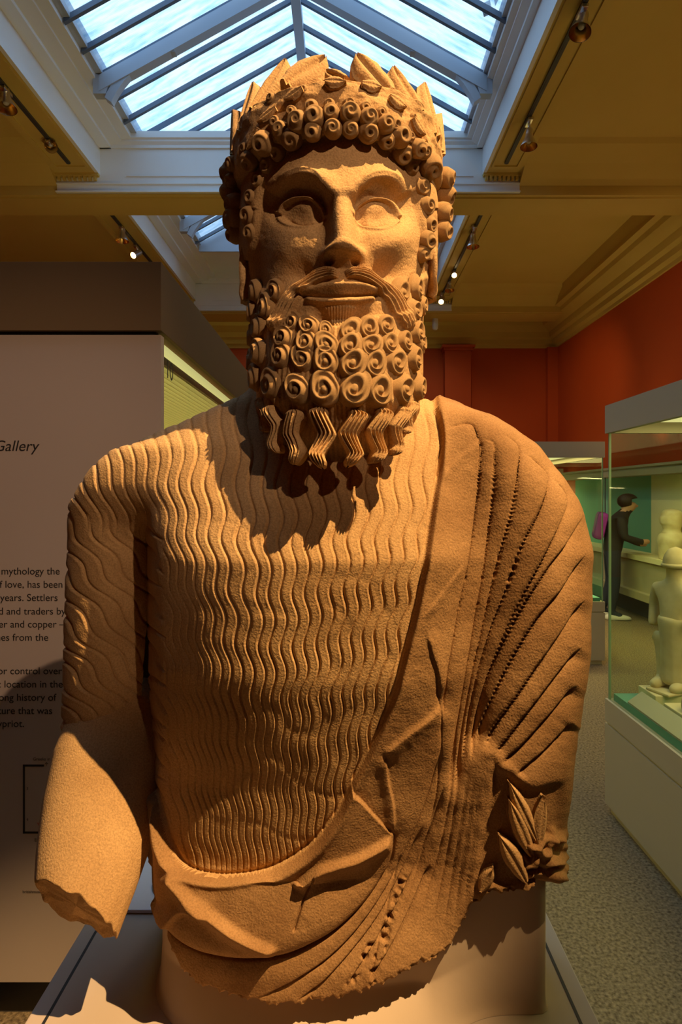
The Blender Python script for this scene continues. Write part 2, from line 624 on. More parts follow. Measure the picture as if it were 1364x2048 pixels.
for k, (xa, xb) in enumerate(((EX0 - 0.02, RX), (RX, EX1 + 0.02))):
    bm = bmesh.new()
    prism(bm, [(xa, slope(xa)), (xb, slope(xb)), (xb, slope(xb) + 0.012), (xa, slope(xa) + 0.012)], 'y', 0.2, YE)
    w = struct('window_%d' % (k + 1), bm, glass_sky)
    bm = bmesh.new()
    y = 0.25
    while y < YE:
        prism(bm, [(xa, slope(xa) - 0.05), (xb, slope(xb) - 0.05), (xb, slope(xb) - 0.002), (xa, slope(xa) - 0.002)], 'y', y - 0.016, y + 0.016)
        y += 0.315
    mesh('glazing_bars', bm, bar_grey, w)
bm = bmesh.new()
bx(bm, RX - 0.045, RX + 0.045, 0.2, YE, RZ - 0.13, RZ - 0.01)
bx(bm, EX0 - 0.06, EX0 + 0.03, 0.2, YE, EZ - 0.02, EZ + 0.10)
bx(bm, EX1 - 0.03, EX1 + 0.06, 0.2, YE, EZ - 0.02, EZ + 0.10)
for yy in (0.2, YE):
    prism(bm, [(EX0, EZ - 0.12), (EX1, EZ - 0.12), (EX1, EZ), (RX, RZ), (EX0, EZ)], 'y', yy - 0.03, yy)
struct('trim_20', bm, frame_grey)
bm = bmesh.new()
bx(bm, XL - 0.1, XR + 0.1, Y1 + 0.03, Y2 - 0.03, 5.2, 5.26)
struct('trim_21', bm, white_paint)
# eaves between moulding and glass
bm = bmesh.new()
bx(bm, XL - 0.5, EX0 - 0.02, 0.15, Y3 + 0.1, 5.27, 5.33)
bx(bm, EX1 + 0.02, XR + 0.5, 0.15, Y3 + 0.1, 5.27, 5.33)
bx(bm, XL - 0.5, XR + 0.5, YE, YE + 0.05, 5.3, 6.4)
bx(bm, EX0 - 0.02, EX1 + 0.02, YE, Y3 + 0.1, 5.27, 5.33)
bx(bm, XL - 0.5, XR + 0.5, 0.12, 0.2, 5.0, 6.3)
struct('trim_22', bm, white_paint)


def truss(y, n):
    bm = bmesh.new()
    for sx, (ex, rx) in ((1, (EX0, RX)), (-1, (EX1, RX))):
        t = 0.13
        prism(bm, [(ex, slope(ex) - t - 0.05), (rx, RZ - t - 0.05), (rx, RZ - 0.04), (ex, slope(ex) - 0.04)], 'y', y - 0.045, y + 0.045)
        # curved bracket at the eaves
        pts_in, pts_out = [], []
        for i in range(9):
            a = i / 8
            th = math.radians(90 * a)
            cx_, cz_ = ex + sx * 0.62, slope(ex + sx * 0.62) - 0.62
            bxx = ex + sx * (0.08 + 0.56 * (1 - math.cos(th)))
            bz = EZ - 0.26 + (slope(ex + sx * 0.64) - 0.17 - (EZ - 0.26)) * math.sin(th) ** 1.7
            pts_in.append((bxx + sx * 0.028, bz - 0.012)); pts_out.append((bxx - sx * 0.03, bz + 0.03))
        prism(bm, pts_in + pts_out[::-1], 'y', y - 0.035, y + 0.035)
        prism(bm, [(ex - sx * 0.05, EZ - 0.2), (ex + sx * 0.06, EZ - 0.2), (ex + sx * 0.10, slope(ex + sx * .10) - 0.12), (ex - sx * 0.05, slope(ex) - 0.02)], 'y', y - 0.04, y + 0.04)
    struct('trim_%d' % n, bm, frame_grey)


for i, yy in enumerate((2.55, 5.30, 8.05)):
    truss(yy, 23 + i)


# ------------------------------------------------------------------ the statue: torso
PED_TOP = 0.93
statue = empty('bearded_statue', (0, 0.80, PED_TOP),
               'large tan limestone bust of a bearded man with leaf wreath, draped mantle and broken forearm', 'statue')

AX, AY = -0.02, 0.80


def zv(v):                                             # height of a silhouette point at photo row v (0.8 m away)
    return 1.55 + (990 - v) / 1500.0


def xu(u):
    return (u - 690) / 1500.0


def tab(z, vs_, vals):
    return np.interp(z, [zv(v) for v in vs_][::-1], list(vals)[::-1])


def torso_f(x, y, z):
    left = tab(z, (775, 792, 815, 840, 860, 900, 960, 1100, 1300, 1500, 1600, 1700, 1800, 1990),
               [xu(u) for u in (505, 492, 440, 385, 345, 285, 300, 322, 330, 330, 312, 312, 330, 345)])
    right = tab(z, (775, 795, 820, 860, 900, 950, 1000, 1300, 1990),
                [xu(u) for u in (828, 835, 890, 940, 985, 1010, 1010, 1000, 960)])
    front = tab(z, (775, 800, 840, 900, 1000, 1100, 1300, 1500, 1650, 1800, 1990),
                (0.755, 0.75, 0.738, 0.715, 0.682, 0.658, 0.664, 0.692, 0.704, 0.678, 0.684))
    back = tab(z, (775, 800, 900, 1000, 1990), (0.90, 0.91, 0.95, 0.97, 0.96))
    dx = x - AX; dy = y - AY
    a = np.where(dx < 0, AX - left, right - AX)
    b = np.where(dy < 0, AY - front, back - AY)
    p = np.where(dx < 0, 2.7, 2.2)
    q = ((np.abs(dx) / a) ** p + (np.abs(dy) / b) ** p + 1e-12) ** (1 / p)
    f1 = (q - 1) * np.minimum(a, b)
    # sleeve of the right arm (left in the picture)
    vs_ = 990 - (z - 1.55) * 1500.0
    t = np.clip((1030 - vs_) / 140, 0, 0.9995)
    k = np.sqrt(1 - t * t)
    yc = np.interp(vs_, [860, 940, 1080, 1470], [0.825, 0.845, 0.872, 0.880])
    c = np.interp(vs_, [840, 900, 940, 1010, 1470, 1600], [xu(u) for u in (365, 308, 278, 248, 238, 238)]) * yc / 0.8
    a2 = np.interp(vs_, [1010, 1200, 1470], [0.068, 0.071, 0.073]) * k
    b2 = 0.088 * k
    q2 = np.sqrt(((x - c) / a2) ** 2 + ((y - yc) / b2) ** 2 + 1e-12)
    f2 = (q2 - 1) * np.minimum(a2, b2)
    f2 = f2 + np.maximum((893 - vs_) / 1500, 0)
    hem = 1.55 + (990 - (1462 + np.clip((x + 0.39) / 0.14, 0, 1) ** 1.2 * 85)) / FPX * np.minimum(y, 0.87)
    f2 = np.maximum(f2, hem - z)
    # arm under the mantle (right in the picture)
    t = np.clip((1100 - vs_) / 275, 0, 0.9995)
    k = np.sqrt(1 - t * t)
    c = np.interp(vs_, [825, 900, 1000, 1100, 1300, 1500, 1600, 1990], [xu(u) for u in (900, 968, 1024, 1040, 1032, 1000, 990, 985)])
    a3 = 0.0765 * k
    b3 = 0.095 * k
    q3 = np.sqrt(((x - c) / a3) ** 2 + ((y - 0.795) / b3) ** 2 + 1e-12)
    f3 = (q3 - 1) * np.minimum(a3, b3)
    f3 = f3 + np.maximum((838 - vs_) / 1500, 0)
    f = smin(f1, f2, 0.028 + 0.045 * sstep(z, zv(1100), zv(970)))
    return smin(f, f3, 0.055)


NR, NC = 720, 980
zs = np.linspace(0.952, zv(772), NR)
theta = theta_samples(NC, 90, 1.75)
TP = polar_surface(torso_f, AX, AY, zs, theta)
TN = grid_normals(TP)
TN *= -np.sign((TN[..., 0] * (AX - TP[..., 0]) + TN[..., 1] * (AY - TP[..., 1])).mean())
TU, TV = to_uv(TP)

tc_ = Canvas(60, 740, 1230, 2060, 1.0)
U, V = tc_.U, tc_.V

# --- tunic: wavy folds that run from the neck to the belt, slanting over the sleeve
lam = np.interp(V[:, 0], [740, 950, 1050, 1300, 2060], [132, 128, 104, 96, 92])
phase = np.cumsum(2 * np.pi / lam)
amp = np.interp(V[:, 0], [740, 900, 1000, 1250, 1500, 1750], [4, 6.2, 6.2, 5.6, 4, 2.6])
pn = noise2(U.shape, 90, 3) * 0.55
pn2 = noise2(U.shape, 40, 4) * 0.25
ux = U[0]


def advect(F0, j0, j1, slope):
    """carry the fold pattern down the picture rows along a slope field"""
    out = np.zeros(U.shape)
    out[:j0 + 1] = F0
    for j in range(j0 + 1, j1):
        xs = ux - slope(V[j, 0], j)
        i = np.clip(np.floor(xs - ux[0]).astype(int), 0, len(ux) - 2)
        t = xs - ux[0] - i
        out[j] = out[j - 1][i] * (1 - t) + out[j - 1][i + 1] * t
    return out


def chest_slope(v, j):
    ws = (1 - sstep(ux, 170, 440)) * (1 - sstep(v, 1020, 1090))
    sl = np.interp(v, [740, 860, 960, 1040], [0.10, 0.22, 0.36, 0.5])
    conv = -(ux - 600) * 0.00085 * float(sstep(v, 900, 1150))
    wave = amp[j] * 2 * np.pi / lam[j] * np.cos(phase[j] + pn[j] + 0.004 * (ux - 600))
    return ws * sl + (1 - ws) * conv + wave


Fm = advect(ux.copy(), 0, len(phase), chest_slope)
j0 = 1000 - 740
pitch = 29.5
Fm = Fm / pitch + pn2 * 0.25 + 0.45 * sstep(V, 1352, 1392) * sstep(U, 520, 620)
Fs = (U - 0.88 * (V - 1000) - 0.0004 * (V - 1250) ** 2 + 9 * np.sin(2 * np.pi * V / 92 + pn + 0.012 * U)) / 41.0 + pn2 * 0.25
crease_u = np.interp(V, [1000, 1100, 1480], [322, 326, 332])


def fold_relief(F_, dep):
    fr = F_ - np.floor(F_)
    dF = np.abs(np.gradient(F_, axis=1)) + 1e-4
    gy = np.abs(np.gradient(F_, axis=0))
    lp = blur(np.clip(1 / np.hypot(dF, np.minimum(gy, 0.2)), 6, 60), 3)
    h = 1 - np.clip(np.abs(2 * fr - 1), 0, 1) ** 5.5 + 0.16 * np.exp(-((fr - 0.82) / 0.08) ** 2)
    return (h - 0.6) * dep * np.clip(lp / 24, 0.35, 1.1)


depth_f = np.interp(V, [740, 840, 980, 1300, 1700], [1.0, 2.0, 3.2, 4.3, 5.0])
w_sl = sstep(V, 1000, 1090) * (1 - sstep(U, crease_u - 6, crease_u + 8))
TUNH = fold_relief(Fm, depth_f) * (1 - w_sl) + fold_relief(Fs, 2.9) * w_sl
weak = sstep(blur(np.abs(noise2(U.shape, 30, 21)), 4), 0.1, 0.5) * 0.35 + 0.65
under_arm = np.exp(-((U - np.interp(V, [1000, 1150, 1400, 1600], [330, 352, 360, 345])) / 34) ** 2) * sstep(V, 1080, 1180)
TUN = TUNH * weak * (1 - 0.72 * under_arm)
TUN += noise2(U.shape, 14, 5) * 0.18
tc_.D = np.zeros(U.shape)
# modelling of the chest under the cloth
tc_.blob(560, 1160, 190, 140, 4)
tc_.blob(600, 1500, 140, 260, 6)
BODY = tc_.D.copy()

# --- mantle
E = [(862, 770), (872, 815), (885, 868), (881, 930), (868, 1000), (859, 1060), (846, 1140), (829, 1220), (812, 1290),
     (790, 1375), (765, 1440), (735, 1505), (705, 1560), (680, 1612), (642, 1665), (600, 1702), (550, 1730), (500, 1746),
     (450, 1752), (405, 1746), (368, 1728), (342, 1690), (326, 1640), (316, 1600), (300, 1560)]
Es = spline(E)
win, dE, _, tE = tc_.dist(E, 2000)
poly = list(map(tuple, Es)) + [(-200, 1560), (-200, 500), (862, 500)]
inE = tc_.inside(poly)
sdE = np.where(inE, -dE, dE)                            # > 0 on the mantle

tc_.D = np.zeros(U.shape)
G = tc_.groove
pleats = [
    [(885, 868), (940, 850), (957, 885), (960, 905), (952, 1000), (937, 1100), (912, 1220), (890, 1340), (878, 1440)],
    [(957, 880), (985, 890), (988, 930), (983, 1000), (966, 1130), (946, 1240), (925, 1370), (905, 1500), (893, 1600)],
    [(990, 870), (1034, 895), (1034, 945), (1020, 1030), (1000, 1100), (975, 1200), (948, 1330), (925, 1460), (905, 1600)],
    [(1040, 905), (1088, 945), (1092, 975), (1076, 1025), (1040, 1095), (1010, 1180), (975, 1275), (945, 1400), (922, 1540)],
    [(1097, 955), (1128, 995), (1122, 1035), (1085, 1115), (1045, 1190), (995, 1300), (962, 1400), (938, 1520)],
    [(1156, 1030), (1132, 1085), (1085, 1150), (1030, 1240), (985, 1335), (955, 1430), (940, 1520)],
    [(1160, 1105), (1120, 1175), (1062, 1250), (1010, 1340), (970, 1430), (950, 1500)],
    [(1156, 1195), (1105, 1280), (1045, 1370), (990, 1450), (965, 1500)],
    [(1148, 1290), (1098, 1362), (1040, 1440), (985, 1512)],
    [(1140, 1365), (1095, 1425), (1045, 1485), (1000, 1525)],
    [(1132, 1440), (1085, 1495), (1030, 1545)],
]
for k, p in enumerate(pleats):
    G(p, 7.5 - 0.1 * k, 15, cut=3.0, ends=0.10, pos=0.55, neg=1.2)
for p in ([(860, 1290), (868, 1360), (876, 1450), (872, 1560), (850, 1680), (815, 1790), (770, 1900)],
          [(915, 1420), (905, 1540), (880, 1680), (845, 1800), (815, 1880)],
          [(930, 1440), (915, 1560), (893, 1700), (868, 1810), (850, 1885)],
          [(938, 1520), (925, 1620), (905, 1740), (880, 1860)],
          [(948, 1530), (938, 1640), (922, 1740), (905, 1840)],
          [(960, 1540), (952, 1640), (940, 1740), (925, 1820)],
          [(972, 1545), (965, 1640), (955, 1720)]):
    G(p, 2.2, 8, cut=0.9, ends=0.2)
# sweeping folds under the roll
for p in ([(500, 1990), (560, 1968), (640, 1925), (710, 1860), (770, 1775), (812, 1690), (850, 1590), (880, 1480)],
          [(585, 1996), (650, 1955), (715, 1885), (765, 1815), (805, 1735), (845, 1640)],
          [(685, 1975), (735, 1905), (780, 1830), (820, 1750), (860, 1650), (885, 1560)],
          [(735, 1962), (780, 1890), (820, 1810), (858, 1720)]):
    G(p, 6.0, 15, cut=2.2, ends=0.12, pos=1.15, neg=0.5)
# crescent of the rolled edge at the waist
ROLL = [(318, 1560), (316, 1650), (324, 1790), (345, 1850), (400, 1892), (480, 1910), (560, 1905), (622, 1882), (682, 1845),
        (737, 1788), (776, 1720), (786, 1664)]
rp = list(map(tuple, spline(ROLL))) + [(720, 1600)] + list(map(tuple, spline(E)[::-1]))[60:]
win, dR, sR, tR = tc_.dist(ROLL, 400)
below = tc_.inside(list(map(tuple, spline(ROLL))) + [(700, 1560), (500, 1500)])
dRf = np.full(U.shape, 400.0); dRf[win] = dR
rollh = np.where(below, 13 * (1 - np.exp(-dRf / 16)), 0) * np.interp(U, [310, 420, 650, 790], [1.0, 1.1, 1.0, 0.2])
tc_.D += rollh
win, dl, _, _ = tc_.dist(ROLL, 60)
tc_.D[win] -= 3.5 * np.exp(-(dl / 4) ** 2) + 3 * np.exp(-dl / 16) * (~below[win])
R_ = tc_.ridge
R_([(358, 1728), (375, 1752), (400, 1782), (440, 1815), (480, 1848), (525, 1874), (563, 1888)], 13, 16, 6.5, ends=0.08, p=1.6)
R_([(328, 1790), (346, 1838), (368, 1818), (385, 1802), (410, 1800), (440, 1815)], 7, 5, 16, ends=0.12, p=1.6)
R_([(782, 1662), (750, 1676), (710, 1692), (670, 1700), (640, 1708), (615, 1728), (590, 1760)], 10, 5.5, 20, ends=0.08, p=1.6)
R_([(845, 1250), (858, 1300), (872, 1350), (877, 1395)], 3, 4, 18, ends=0.25)
R_([(878, 1400), (855, 1425), (820, 1450), (785, 1478), (760, 1500)], 4.5, 5, 20, ends=0.15, p=1.6)
R_([(765, 1495), (770, 1545), (780, 1600), (783, 1655)], 3.5, 14, 3.5, ends=0.15)
R_([(948, 895), (915, 925), (890, 950), (876, 975)], 1.4, 3, 9, ends=0.2)
R_([(925, 1120), (895, 1160), (865, 1200), (838, 1235)], 1.6, 3, 10, ends=0.2)
G([(631, 1712), (622, 1755), (608, 1790), (590, 1850)], 2.0, 4, cut=3.0)
G([(800, 1700), (775, 1810), (752, 1900), (740, 1955)], 1.6, 4, cut=1.2)
# pitted joints of the pleats
pit = np.clip(noise2(U.shape, 2.2, 31) * 0.8 + noise2(U.shape, 14, 32) * 0.6 - 0.95, 0, 1.3)
for p in (pleats[0][3:8], pleats[1][3:7], pleats[2][3:7], pleats[3][4:6]):
    win, d, _, t = tc_.dist(p, 12)
    tc_.D[win] -= 4.2 * pit[win] * np.exp(-(d / 3.2) ** 2) * sstep(t, 0, 0.1)
for p in ([(805, 1760), (780, 1830), (760, 1900), (735, 1955)], [(700, 1960), (740, 1890)]):
    win, d, _, t = tc_.dist(p, 30)
    tc_.D[win] -= 5.0 * np.clip(noise2(U.shape, 4, 37)[win], 0, 1.6) * np.exp(-(d / 7) ** 2)
tc_.D += noise2(U.shape, 22, 8) * 0.35 + noise2(U.shape, 5, 9) * 0.12
# hollow with the sprig
win_poly = tc_.inside([(985, 1540), (1015, 1540), (1060, 1575), (1110, 1560), (1125, 1770), (1000, 1770), (960, 1740)])
tc_.D -= 7 * blur(win_poly.astype(float), 7)
tc_.D += blur(((V > 1660) & win_poly & (U > 1040)).astype(float), 8) * (7 + 5 * noise2(U.shape, 5, 12))
G([(985, 1500), (992, 1545), (985, 1600), (960, 1720), (950, 1780)], 3.5, 9)
MAN = tc_.D.copy()
# the cloth edge stands proud of the tunic
step = np.interp(V, [760, 900, 1300, 1600, 1700, 1800], [6, 8, 11, 11, 9, 9])
sdw = sdE
relief = np.where(sdw > 0, 0, TUN) * sstep(-sdw, 0, 4) + sstep(sdw, -2.5, 3.5) * (step + MAN) \
    - 2.5 * np.exp(-((sdw + 5) / 4) ** 2) + BODY
relief += 2.0 * np.exp(-((sdw - 6) / 6) ** 2)

# broken lower edge of the stone
edge_pts = [(60, 1700), (300, 1700), (325, 1770), (335, 1810), (345, 1880), (372, 1932), (412, 1962), (480, 1985), (560, 1997), (602, 1999), (680, 1985),
            (760, 1960), (838, 1921), (870, 1902), (900, 1880), (930, 1832), (946, 1792), (1000, 1782), (1048, 1771), (1104, 1745), (1230, 1735)]
bu, bv = zip(*edge_pts)
g = np.random.default_rng(5)
jag = blur(g.standard_normal((1, 1171)), 2.5)[0] * 5 + blur(g.standard_normal((1, 1171)), 9)[0] * 14
Bv = np.interp(U[0], bu, bv) + jag * np.interp(U[0], [60, 330, 430, 600, 1230], [0.0, 0.1, 0.5, 1, 1])
sdB = Bv[None, :] - V                                    # > 0 above the break
relief -= 5 * sstep(-sdB, -9, 0) * np.abs(noise2(U.shape, 6, 14))
relief = relief - 34 * sstep(-sdB, 0, 7)

d_mm = tc_.sample(relief, TU, TV)
facing = sstep(TP[..., 1], 0.98, 0.90)                    # the back is plain
top_fade = sstep(zs, zv(775), zv(790))[:, None]
disp = d_mm * 0.001 * facing * (TV / 990.0 * 0 + 1) * TP[..., 1] / 0.72
TD = TP + TN * disp[..., None]
TVs = TD.reshape(-1, 3)
TQ = grid_quads(NR, len(theta), True)
quv_u = TU.reshape(-1)[TQ].mean(1); quv_v = TV.reshape(-1)[TQ].mean(1)
q_sdE = tc_.sample(sdE, quv_u, quv_v)
q_sdB = tc_.sample(sdB, quv_u, quv_v)
keep = q_sdB > -9
back = TP.reshape(-1, 3)[TQ].mean(1)[:, 1] > 0.86
seam = np.interp(quv_v, [800, 880, 960, 1040, 1500, 1540], [240, 285, 330, 335, 335, 200])
keep &= (quv_u > seam - 7) | (TP.reshape(-1, 3)[TQ].mean(1)[:, 1] > 0.93)
is_tunic = (q_sdE < -1)
is_tunic = np.where(back, quv_u < 690, is_tunic)

# the sleeve is the same cloth, sampled about the axis of the arm
SXX, SYY = -0.285, 0.862
ss_z = np.linspace(1.165, zv(880), 420)
ss_t = np.linspace(-2.9, 0.75, 460)
SP = polar_surface(torso_f, SXX, SYY, ss_z, ss_t, coarse=(120, 150), r0=0.40, soft=0.6)
SN = grid_normals(SP)
SN *= -np.sign((SN[..., 0] * (SXX - SP[..., 0]) + SN[..., 1] * (SYY - SP[..., 1])).mean())
SU, SV = to_uv(SP)
sd = tc_.sample(relief, SU, SV) * sstep(SP[..., 1], 0.98, 0.90) * 0.001 * SP[..., 1] / 0.72
SD = (SP + SN * sd[..., None]).reshape(-1, 3)
SQ = grid_quads(len(ss_z), len(ss_t))
su_, sv_ = SU.reshape(-1)[SQ].mean(1), SV.reshape(-1)[SQ].mean(1)
sr_ = np.hypot(SP[..., 0] - SXX, SP[..., 1] - SYY).reshape(-1)[SQ]
s_seam = np.interp(sv_, [800, 880, 960, 1040], [240, 285, 330, 335])
s_keep = (su_ < s_seam + 2) & (sr_.min(1) > 0.045) & (sr_.max(1) < 0.2) & (sv_ < 1572)
link('sleeve', sub_mesh('sleeve', SD, SQ, s_keep), stone, statue)
link('tunic', sub_mesh('tunic', TVs, TQ, keep & is_tunic), stone, statue)
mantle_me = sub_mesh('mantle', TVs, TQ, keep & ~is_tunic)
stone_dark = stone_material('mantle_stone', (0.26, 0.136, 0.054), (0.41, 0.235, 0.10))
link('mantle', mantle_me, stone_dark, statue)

# plaster body that carries the stone
PN = 260
pz = np.linspace(PED_TOP + 0.0004, 1.10, 60)
pth = np.linspace(-math.pi, math.pi, PN, endpoint=False)


def plaster_f(x, y, z):
    dx = x - AX; dy = y - AY
    a = np.where(dx < 0, 0.219, 0.192)
    b = np.where(dy < 0, AY - np.clip(0.662 + (z - PED_TOP) * 0.6, 0, 0.705), 0.15)
    q = ((np.abs(dx) / a) ** 2.5 + (np.abs(dy) / b) ** 2.5 + 1e-12) ** (1 / 2.5)
    f1 = (q - 1) * np.minimum(a, b)
    bx = np.abs(x - 0.172) - 0.060; by = np.abs(y - 0.800) - 0.070
    f2 = np.hypot(np.maximum(bx, 0), np.maximum(by, 0)) + np.minimum(np.maximum(bx, by), 0) - 0.012
    flare = 0.003 * np.exp(-(z - PED_TOP) / 0.006)
    return smin(f1, f2, 0.03) - flare


PP = polar_surface(plaster_f, AX, AY, pz, np.append(pth, math.pi), coarse=(40, 240), r0=0.42, soft=0.5)[:, :-1]
topx = np.interp(PP[..., 0], [-0.12, 0.10, 0.165], [1.030, 1.030, 1.095])
PP[..., 2] = PED_TOP + (PP[..., 2] - PED_TOP) * (topx - PED_TOP) / (1.10 - PED_TOP)
pv = PP.reshape(-1, 3)
link('plaster_mount', np_mesh('plaster_mount', pv, grid_quads(len(pz), PN, True)), plaster, statue)

# right forearm, broken off below the elbow
nl, na = 130, 160
A0, A1 = Vector((-0.313, 0.875, 1.262)), at(148, 1826, 0.700)
ax_ = np.array(A1 - A0); L_ = np.linalg.norm(ax_); ax_ /= L_
ref = np.array([1.0, 0.0, 0.0]); e1 = ref - ax_ * ref.dot(ax_); e1 /= np.linalg.norm(e1)
e2 = np.cross(ax_, e1)                                     # roughly away from / towards the viewer
if e2[1] > 0: e2 = -e2
g = np.random.default_rng(9)
rows = []
angs = np.linspace(0, 2 * math.pi, na, endpoint=False)
rim = blur(np.tile(g.standard_normal((1, na)), 3), 2.2)[0][na:2 * na] * 0.007 + blur(np.tile(g.standard_normal((1, na)), 3), 8)[0][na:2 * na] * 0.010
for i in range(nl):
    t = i / (nl - 1)
    hw = np.interp(t, [0, 0.12, 0.35, 0.6, 0.85, 1], [0.066, 0.075, 0.082, 0.076, 0.064, 0.055])
    hd = np.interp(t, [0, 0.12, 0.35, 0.6, 0.85, 1], [0.060, 0.062, 0.060, 0.055, 0.049, 0.046])
    bow = 0.002 * math.sin(math.pi * t)
    c = np.array(A0) + ax_ * (L_ * t)
    s = np.cos(angs)[:, None] * hw * e1 + np.sin(angs)[:, None] * hd * e2 + e1 * bow
    cutv = (rim * 0.8 + 0.022 * np.cos(angs) - 0.012 * np.sin(angs) - 0.004)[:, None] * ax_ * (t ** 3)
    rows.append(c + s + cutv)
# broken face
last = rows[-1]; cen = last.mean(0)
for k, f in enumerate((0.975, 0.9, 0.78, 0.62, 0.44, 0.24, 0.02)):
    rough = blur(np.tile(g.standard_normal((1, na)), 3), 4)[0][na:2 * na] * 0.006 * (1 - k / 8)
    rows.append(cen + (last - cen) * f + (rough - 0.004 * (k > 0))[:, None] * ax_)
AVt = np.vstack(rows)
o = link('forearm', np_mesh('forearm', AVt, grid_quads(len(rows), na, True)), stone, statue)

# sprig of leaves held at the hip: leaf meshes laid on the mantle


def locate(P, N, Uq, Vq, u, v):
    m = (N[..., 1] < 0.25)
    d = (Uq - u) ** 2 + (Vq - v) ** 2 + (~m) * 1e6
    i = np.unravel_index(np.argmin(d), d.shape)
    return P[i], N[i]


def leaf_mesh(name, length, width, thick=0.006, bend=0.0, curl=0.25, nlf=26, nw=13, groove=0.35, ragged=0.0, seed=1, blunt=0.0):
    """pointed leaf: base at the origin, along +Y, face towards +Z, with a midrib and two swelling halves"""
    g = np.random.default_rng(seed)
    V_, top, bot = [], [], []
    rg = blur(g.standard_normal((1, nlf)), 1.2)[0] * ragged
    for i in range(nlf):
        t = i / (nlf - 1)
        w = width * 0.5 * (math.sin(math.pi * min(1, t * 0.86 + 0.09)) ** 0.8) * (1 + rg[i]) * (1 - t ** 8)
        if blunt: w = width * 0.5 * (1 + rg[i]) * (0.45 + 0.55 * math.sin(math.pi * min(1, t * 0.8 + 0.1)) ** 0.8) * (1 - t ** 16 * 0.75)
        w = max(w, width * 0.02)
        for j in range(nw):
            s = j / (nw - 1) * 2 - 1
            zt = thick * (0.35 + 0.65 * math.cos(s * math.pi / 2) ** 0.6) - groove * thick * math.exp(-(s / 0.16) ** 2) + 0.18 * thick * math.exp(-(s / 0.06) ** 2)
            zt += bend * t * t + curl * width * (s * s) * 0.12
            top.append((s * w, t * length, zt))
            bot.append((s * w * 0.97, t * length, zt - thick * (0.9 + 0.3 * math.cos(s * math.pi / 2))))
    V_ = np.array(top + bot)
    qa = grid_quads(nlf, nw)
    qb = qa[:, ::-1] + nlf * nw
    n0 = nlf * nw
    side = []
    for i in range(nlf - 1):
        a, b = i * nw, (i + 1) * nw
        side.append((b, a, a + n0, b + n0))
        a, b = i * nw + nw - 1, (i + 1) * nw + nw - 1
        side.append((a, b, b + n0, a + n0))
    for j in range(nw - 1):
        side.append((j, j + 1, j + 1 + n0, j + n0))
        a = (nlf - 1) * nw + j
        side.append((a + 1, a, a + n0, a + 1 + n0))
    return np_mesh(name, V_, np.vstack([qa, qb, np.array(side)]))


def frame_between(base, tip, normal):
    y = (Vector(tip) - Vector(base)).normalized()
    n = Vector(normal)
    z = (n - y * n.dot(y)).normalized()
    x = y.cross(z)
    M = Matrix((x, y, z)).transposed().to_4x4()
    M.translation = Vector(base)
    return M


def place(o, parent, M):
    o.parent = parent
    bpy.context.view_layer.update()
    o.matrix_parent_inverse = parent.matrix_world.inverted()
    o.matrix_world = M
    return o


for k, (b0, t0, w) in enumerate((((1056, 1700), (1010, 1588), 34), ((1046, 1752), (994, 1658), 36), ((1064, 1668), (1012, 1553), 30),
                                 ((1066, 1690), (1076, 1580), 30), ((1076, 1684), (1098, 1580), 28), ((962, 1770), (985, 1722), 26))):
    pb, nb = locate(TP, TN, TU, TV, *b0)
    pt, nt_ = locate(TP, TN, TU, TV, *t0)
    L_ = np.linalg.norm(pt - pb)
    me = leaf_mesh('sprig_leaf', L_, w / FPX * 0.74, 0.010, ragged=0.05, seed=40 + k)
    me.materials.append(stone)
    o = bpy.data.objects.new('sprig_leaf', me)
    COL.objects.link(o)
    nn = nb + nt_; nn = nn / np.linalg.norm(nn)
    place(o, statue, frame_between(pb + nn * 0.003, pt + nn * 0.005, nn))
# broken lump of the fist under the sprig


# ------------------------------------------------------------------ the statue: head
HX, HY = -0.0085, 0.775


def zf(v):                                              # height of a frontal feature at photo row v (0.66 m away)
    return 1.55 + (990 - v) * 0.00055


def head_f(x, y, z):
    zt = np.array([1.540, 1.583, 1.600, 1.616, 1.6545, 1.7095, 1.7535, 1.7865, 1.8195, 1.858, 1.891, 1.93, 1.957, 2.05])
    w = np.interp(z, zt, [0.025, 0.038, 0.052, 0.078, 0.0985, 0.100, 0.1005, 0.1005, 0.0995, 0.098, 0.096, 0.093, 0.088, 0.07])
    fy = np.interp(z, zt, [0.74, 0.72, 0.70, 0.672, 0.643, 0.647, 0.656, 0.658, 0.659, 0.658, 0.656, 0.660, 0.669, 0.69])
    dx = x - HX; dy = y - HY
    b = np.where(dy < 0, HY - fy, 0.10)
    p = np.interp(z, [1.70, 1.77, 1.90], [2.35, 2.08, 2.08])
    q = ((np.abs(dx) / w) ** p + (np.abs(dy) / b) ** p + 1e-12) ** (1 / p)
    f = (q - 1) * np.minimum(w, b)
    # mass of hair
    qx, qy, qz = (x - HX) / 0.127, (y - 0.80) / 0.122, (z - 1.885) / np.where(z > 1.885, 0.20, 0.165)
    q = np.sqrt(qx * qx + qy * qy + qz * qz + 1e-12)
    f2 = (q - 1) * 0.12
    # ring of the wreath
    wz = np.clip((z - 1.95) / 0.08, 0, 1)
    qx, qy = (x - HX) / (0.128 - 0.004 * wz), (y - 0.785) / (0.124 - 0.004 * wz)
    q = np.sqrt(qx * qx + qy * qy + 1e-12)
    f3 = np.maximum((q - 1) * 0.12, np.maximum(z - 2.004, 1.952 - z))
    # neck
    q = np.sqrt(((x - HX) / 0.113) ** 2 + ((y - 0.83) / 0.10) ** 2 + 1e-12)
    f4 = np.maximum((q - 1) * 0.10, z - 1.80)
    return smin(smin(f, smin(f2, f3, 0.012), 0.010), f4, 0.012)


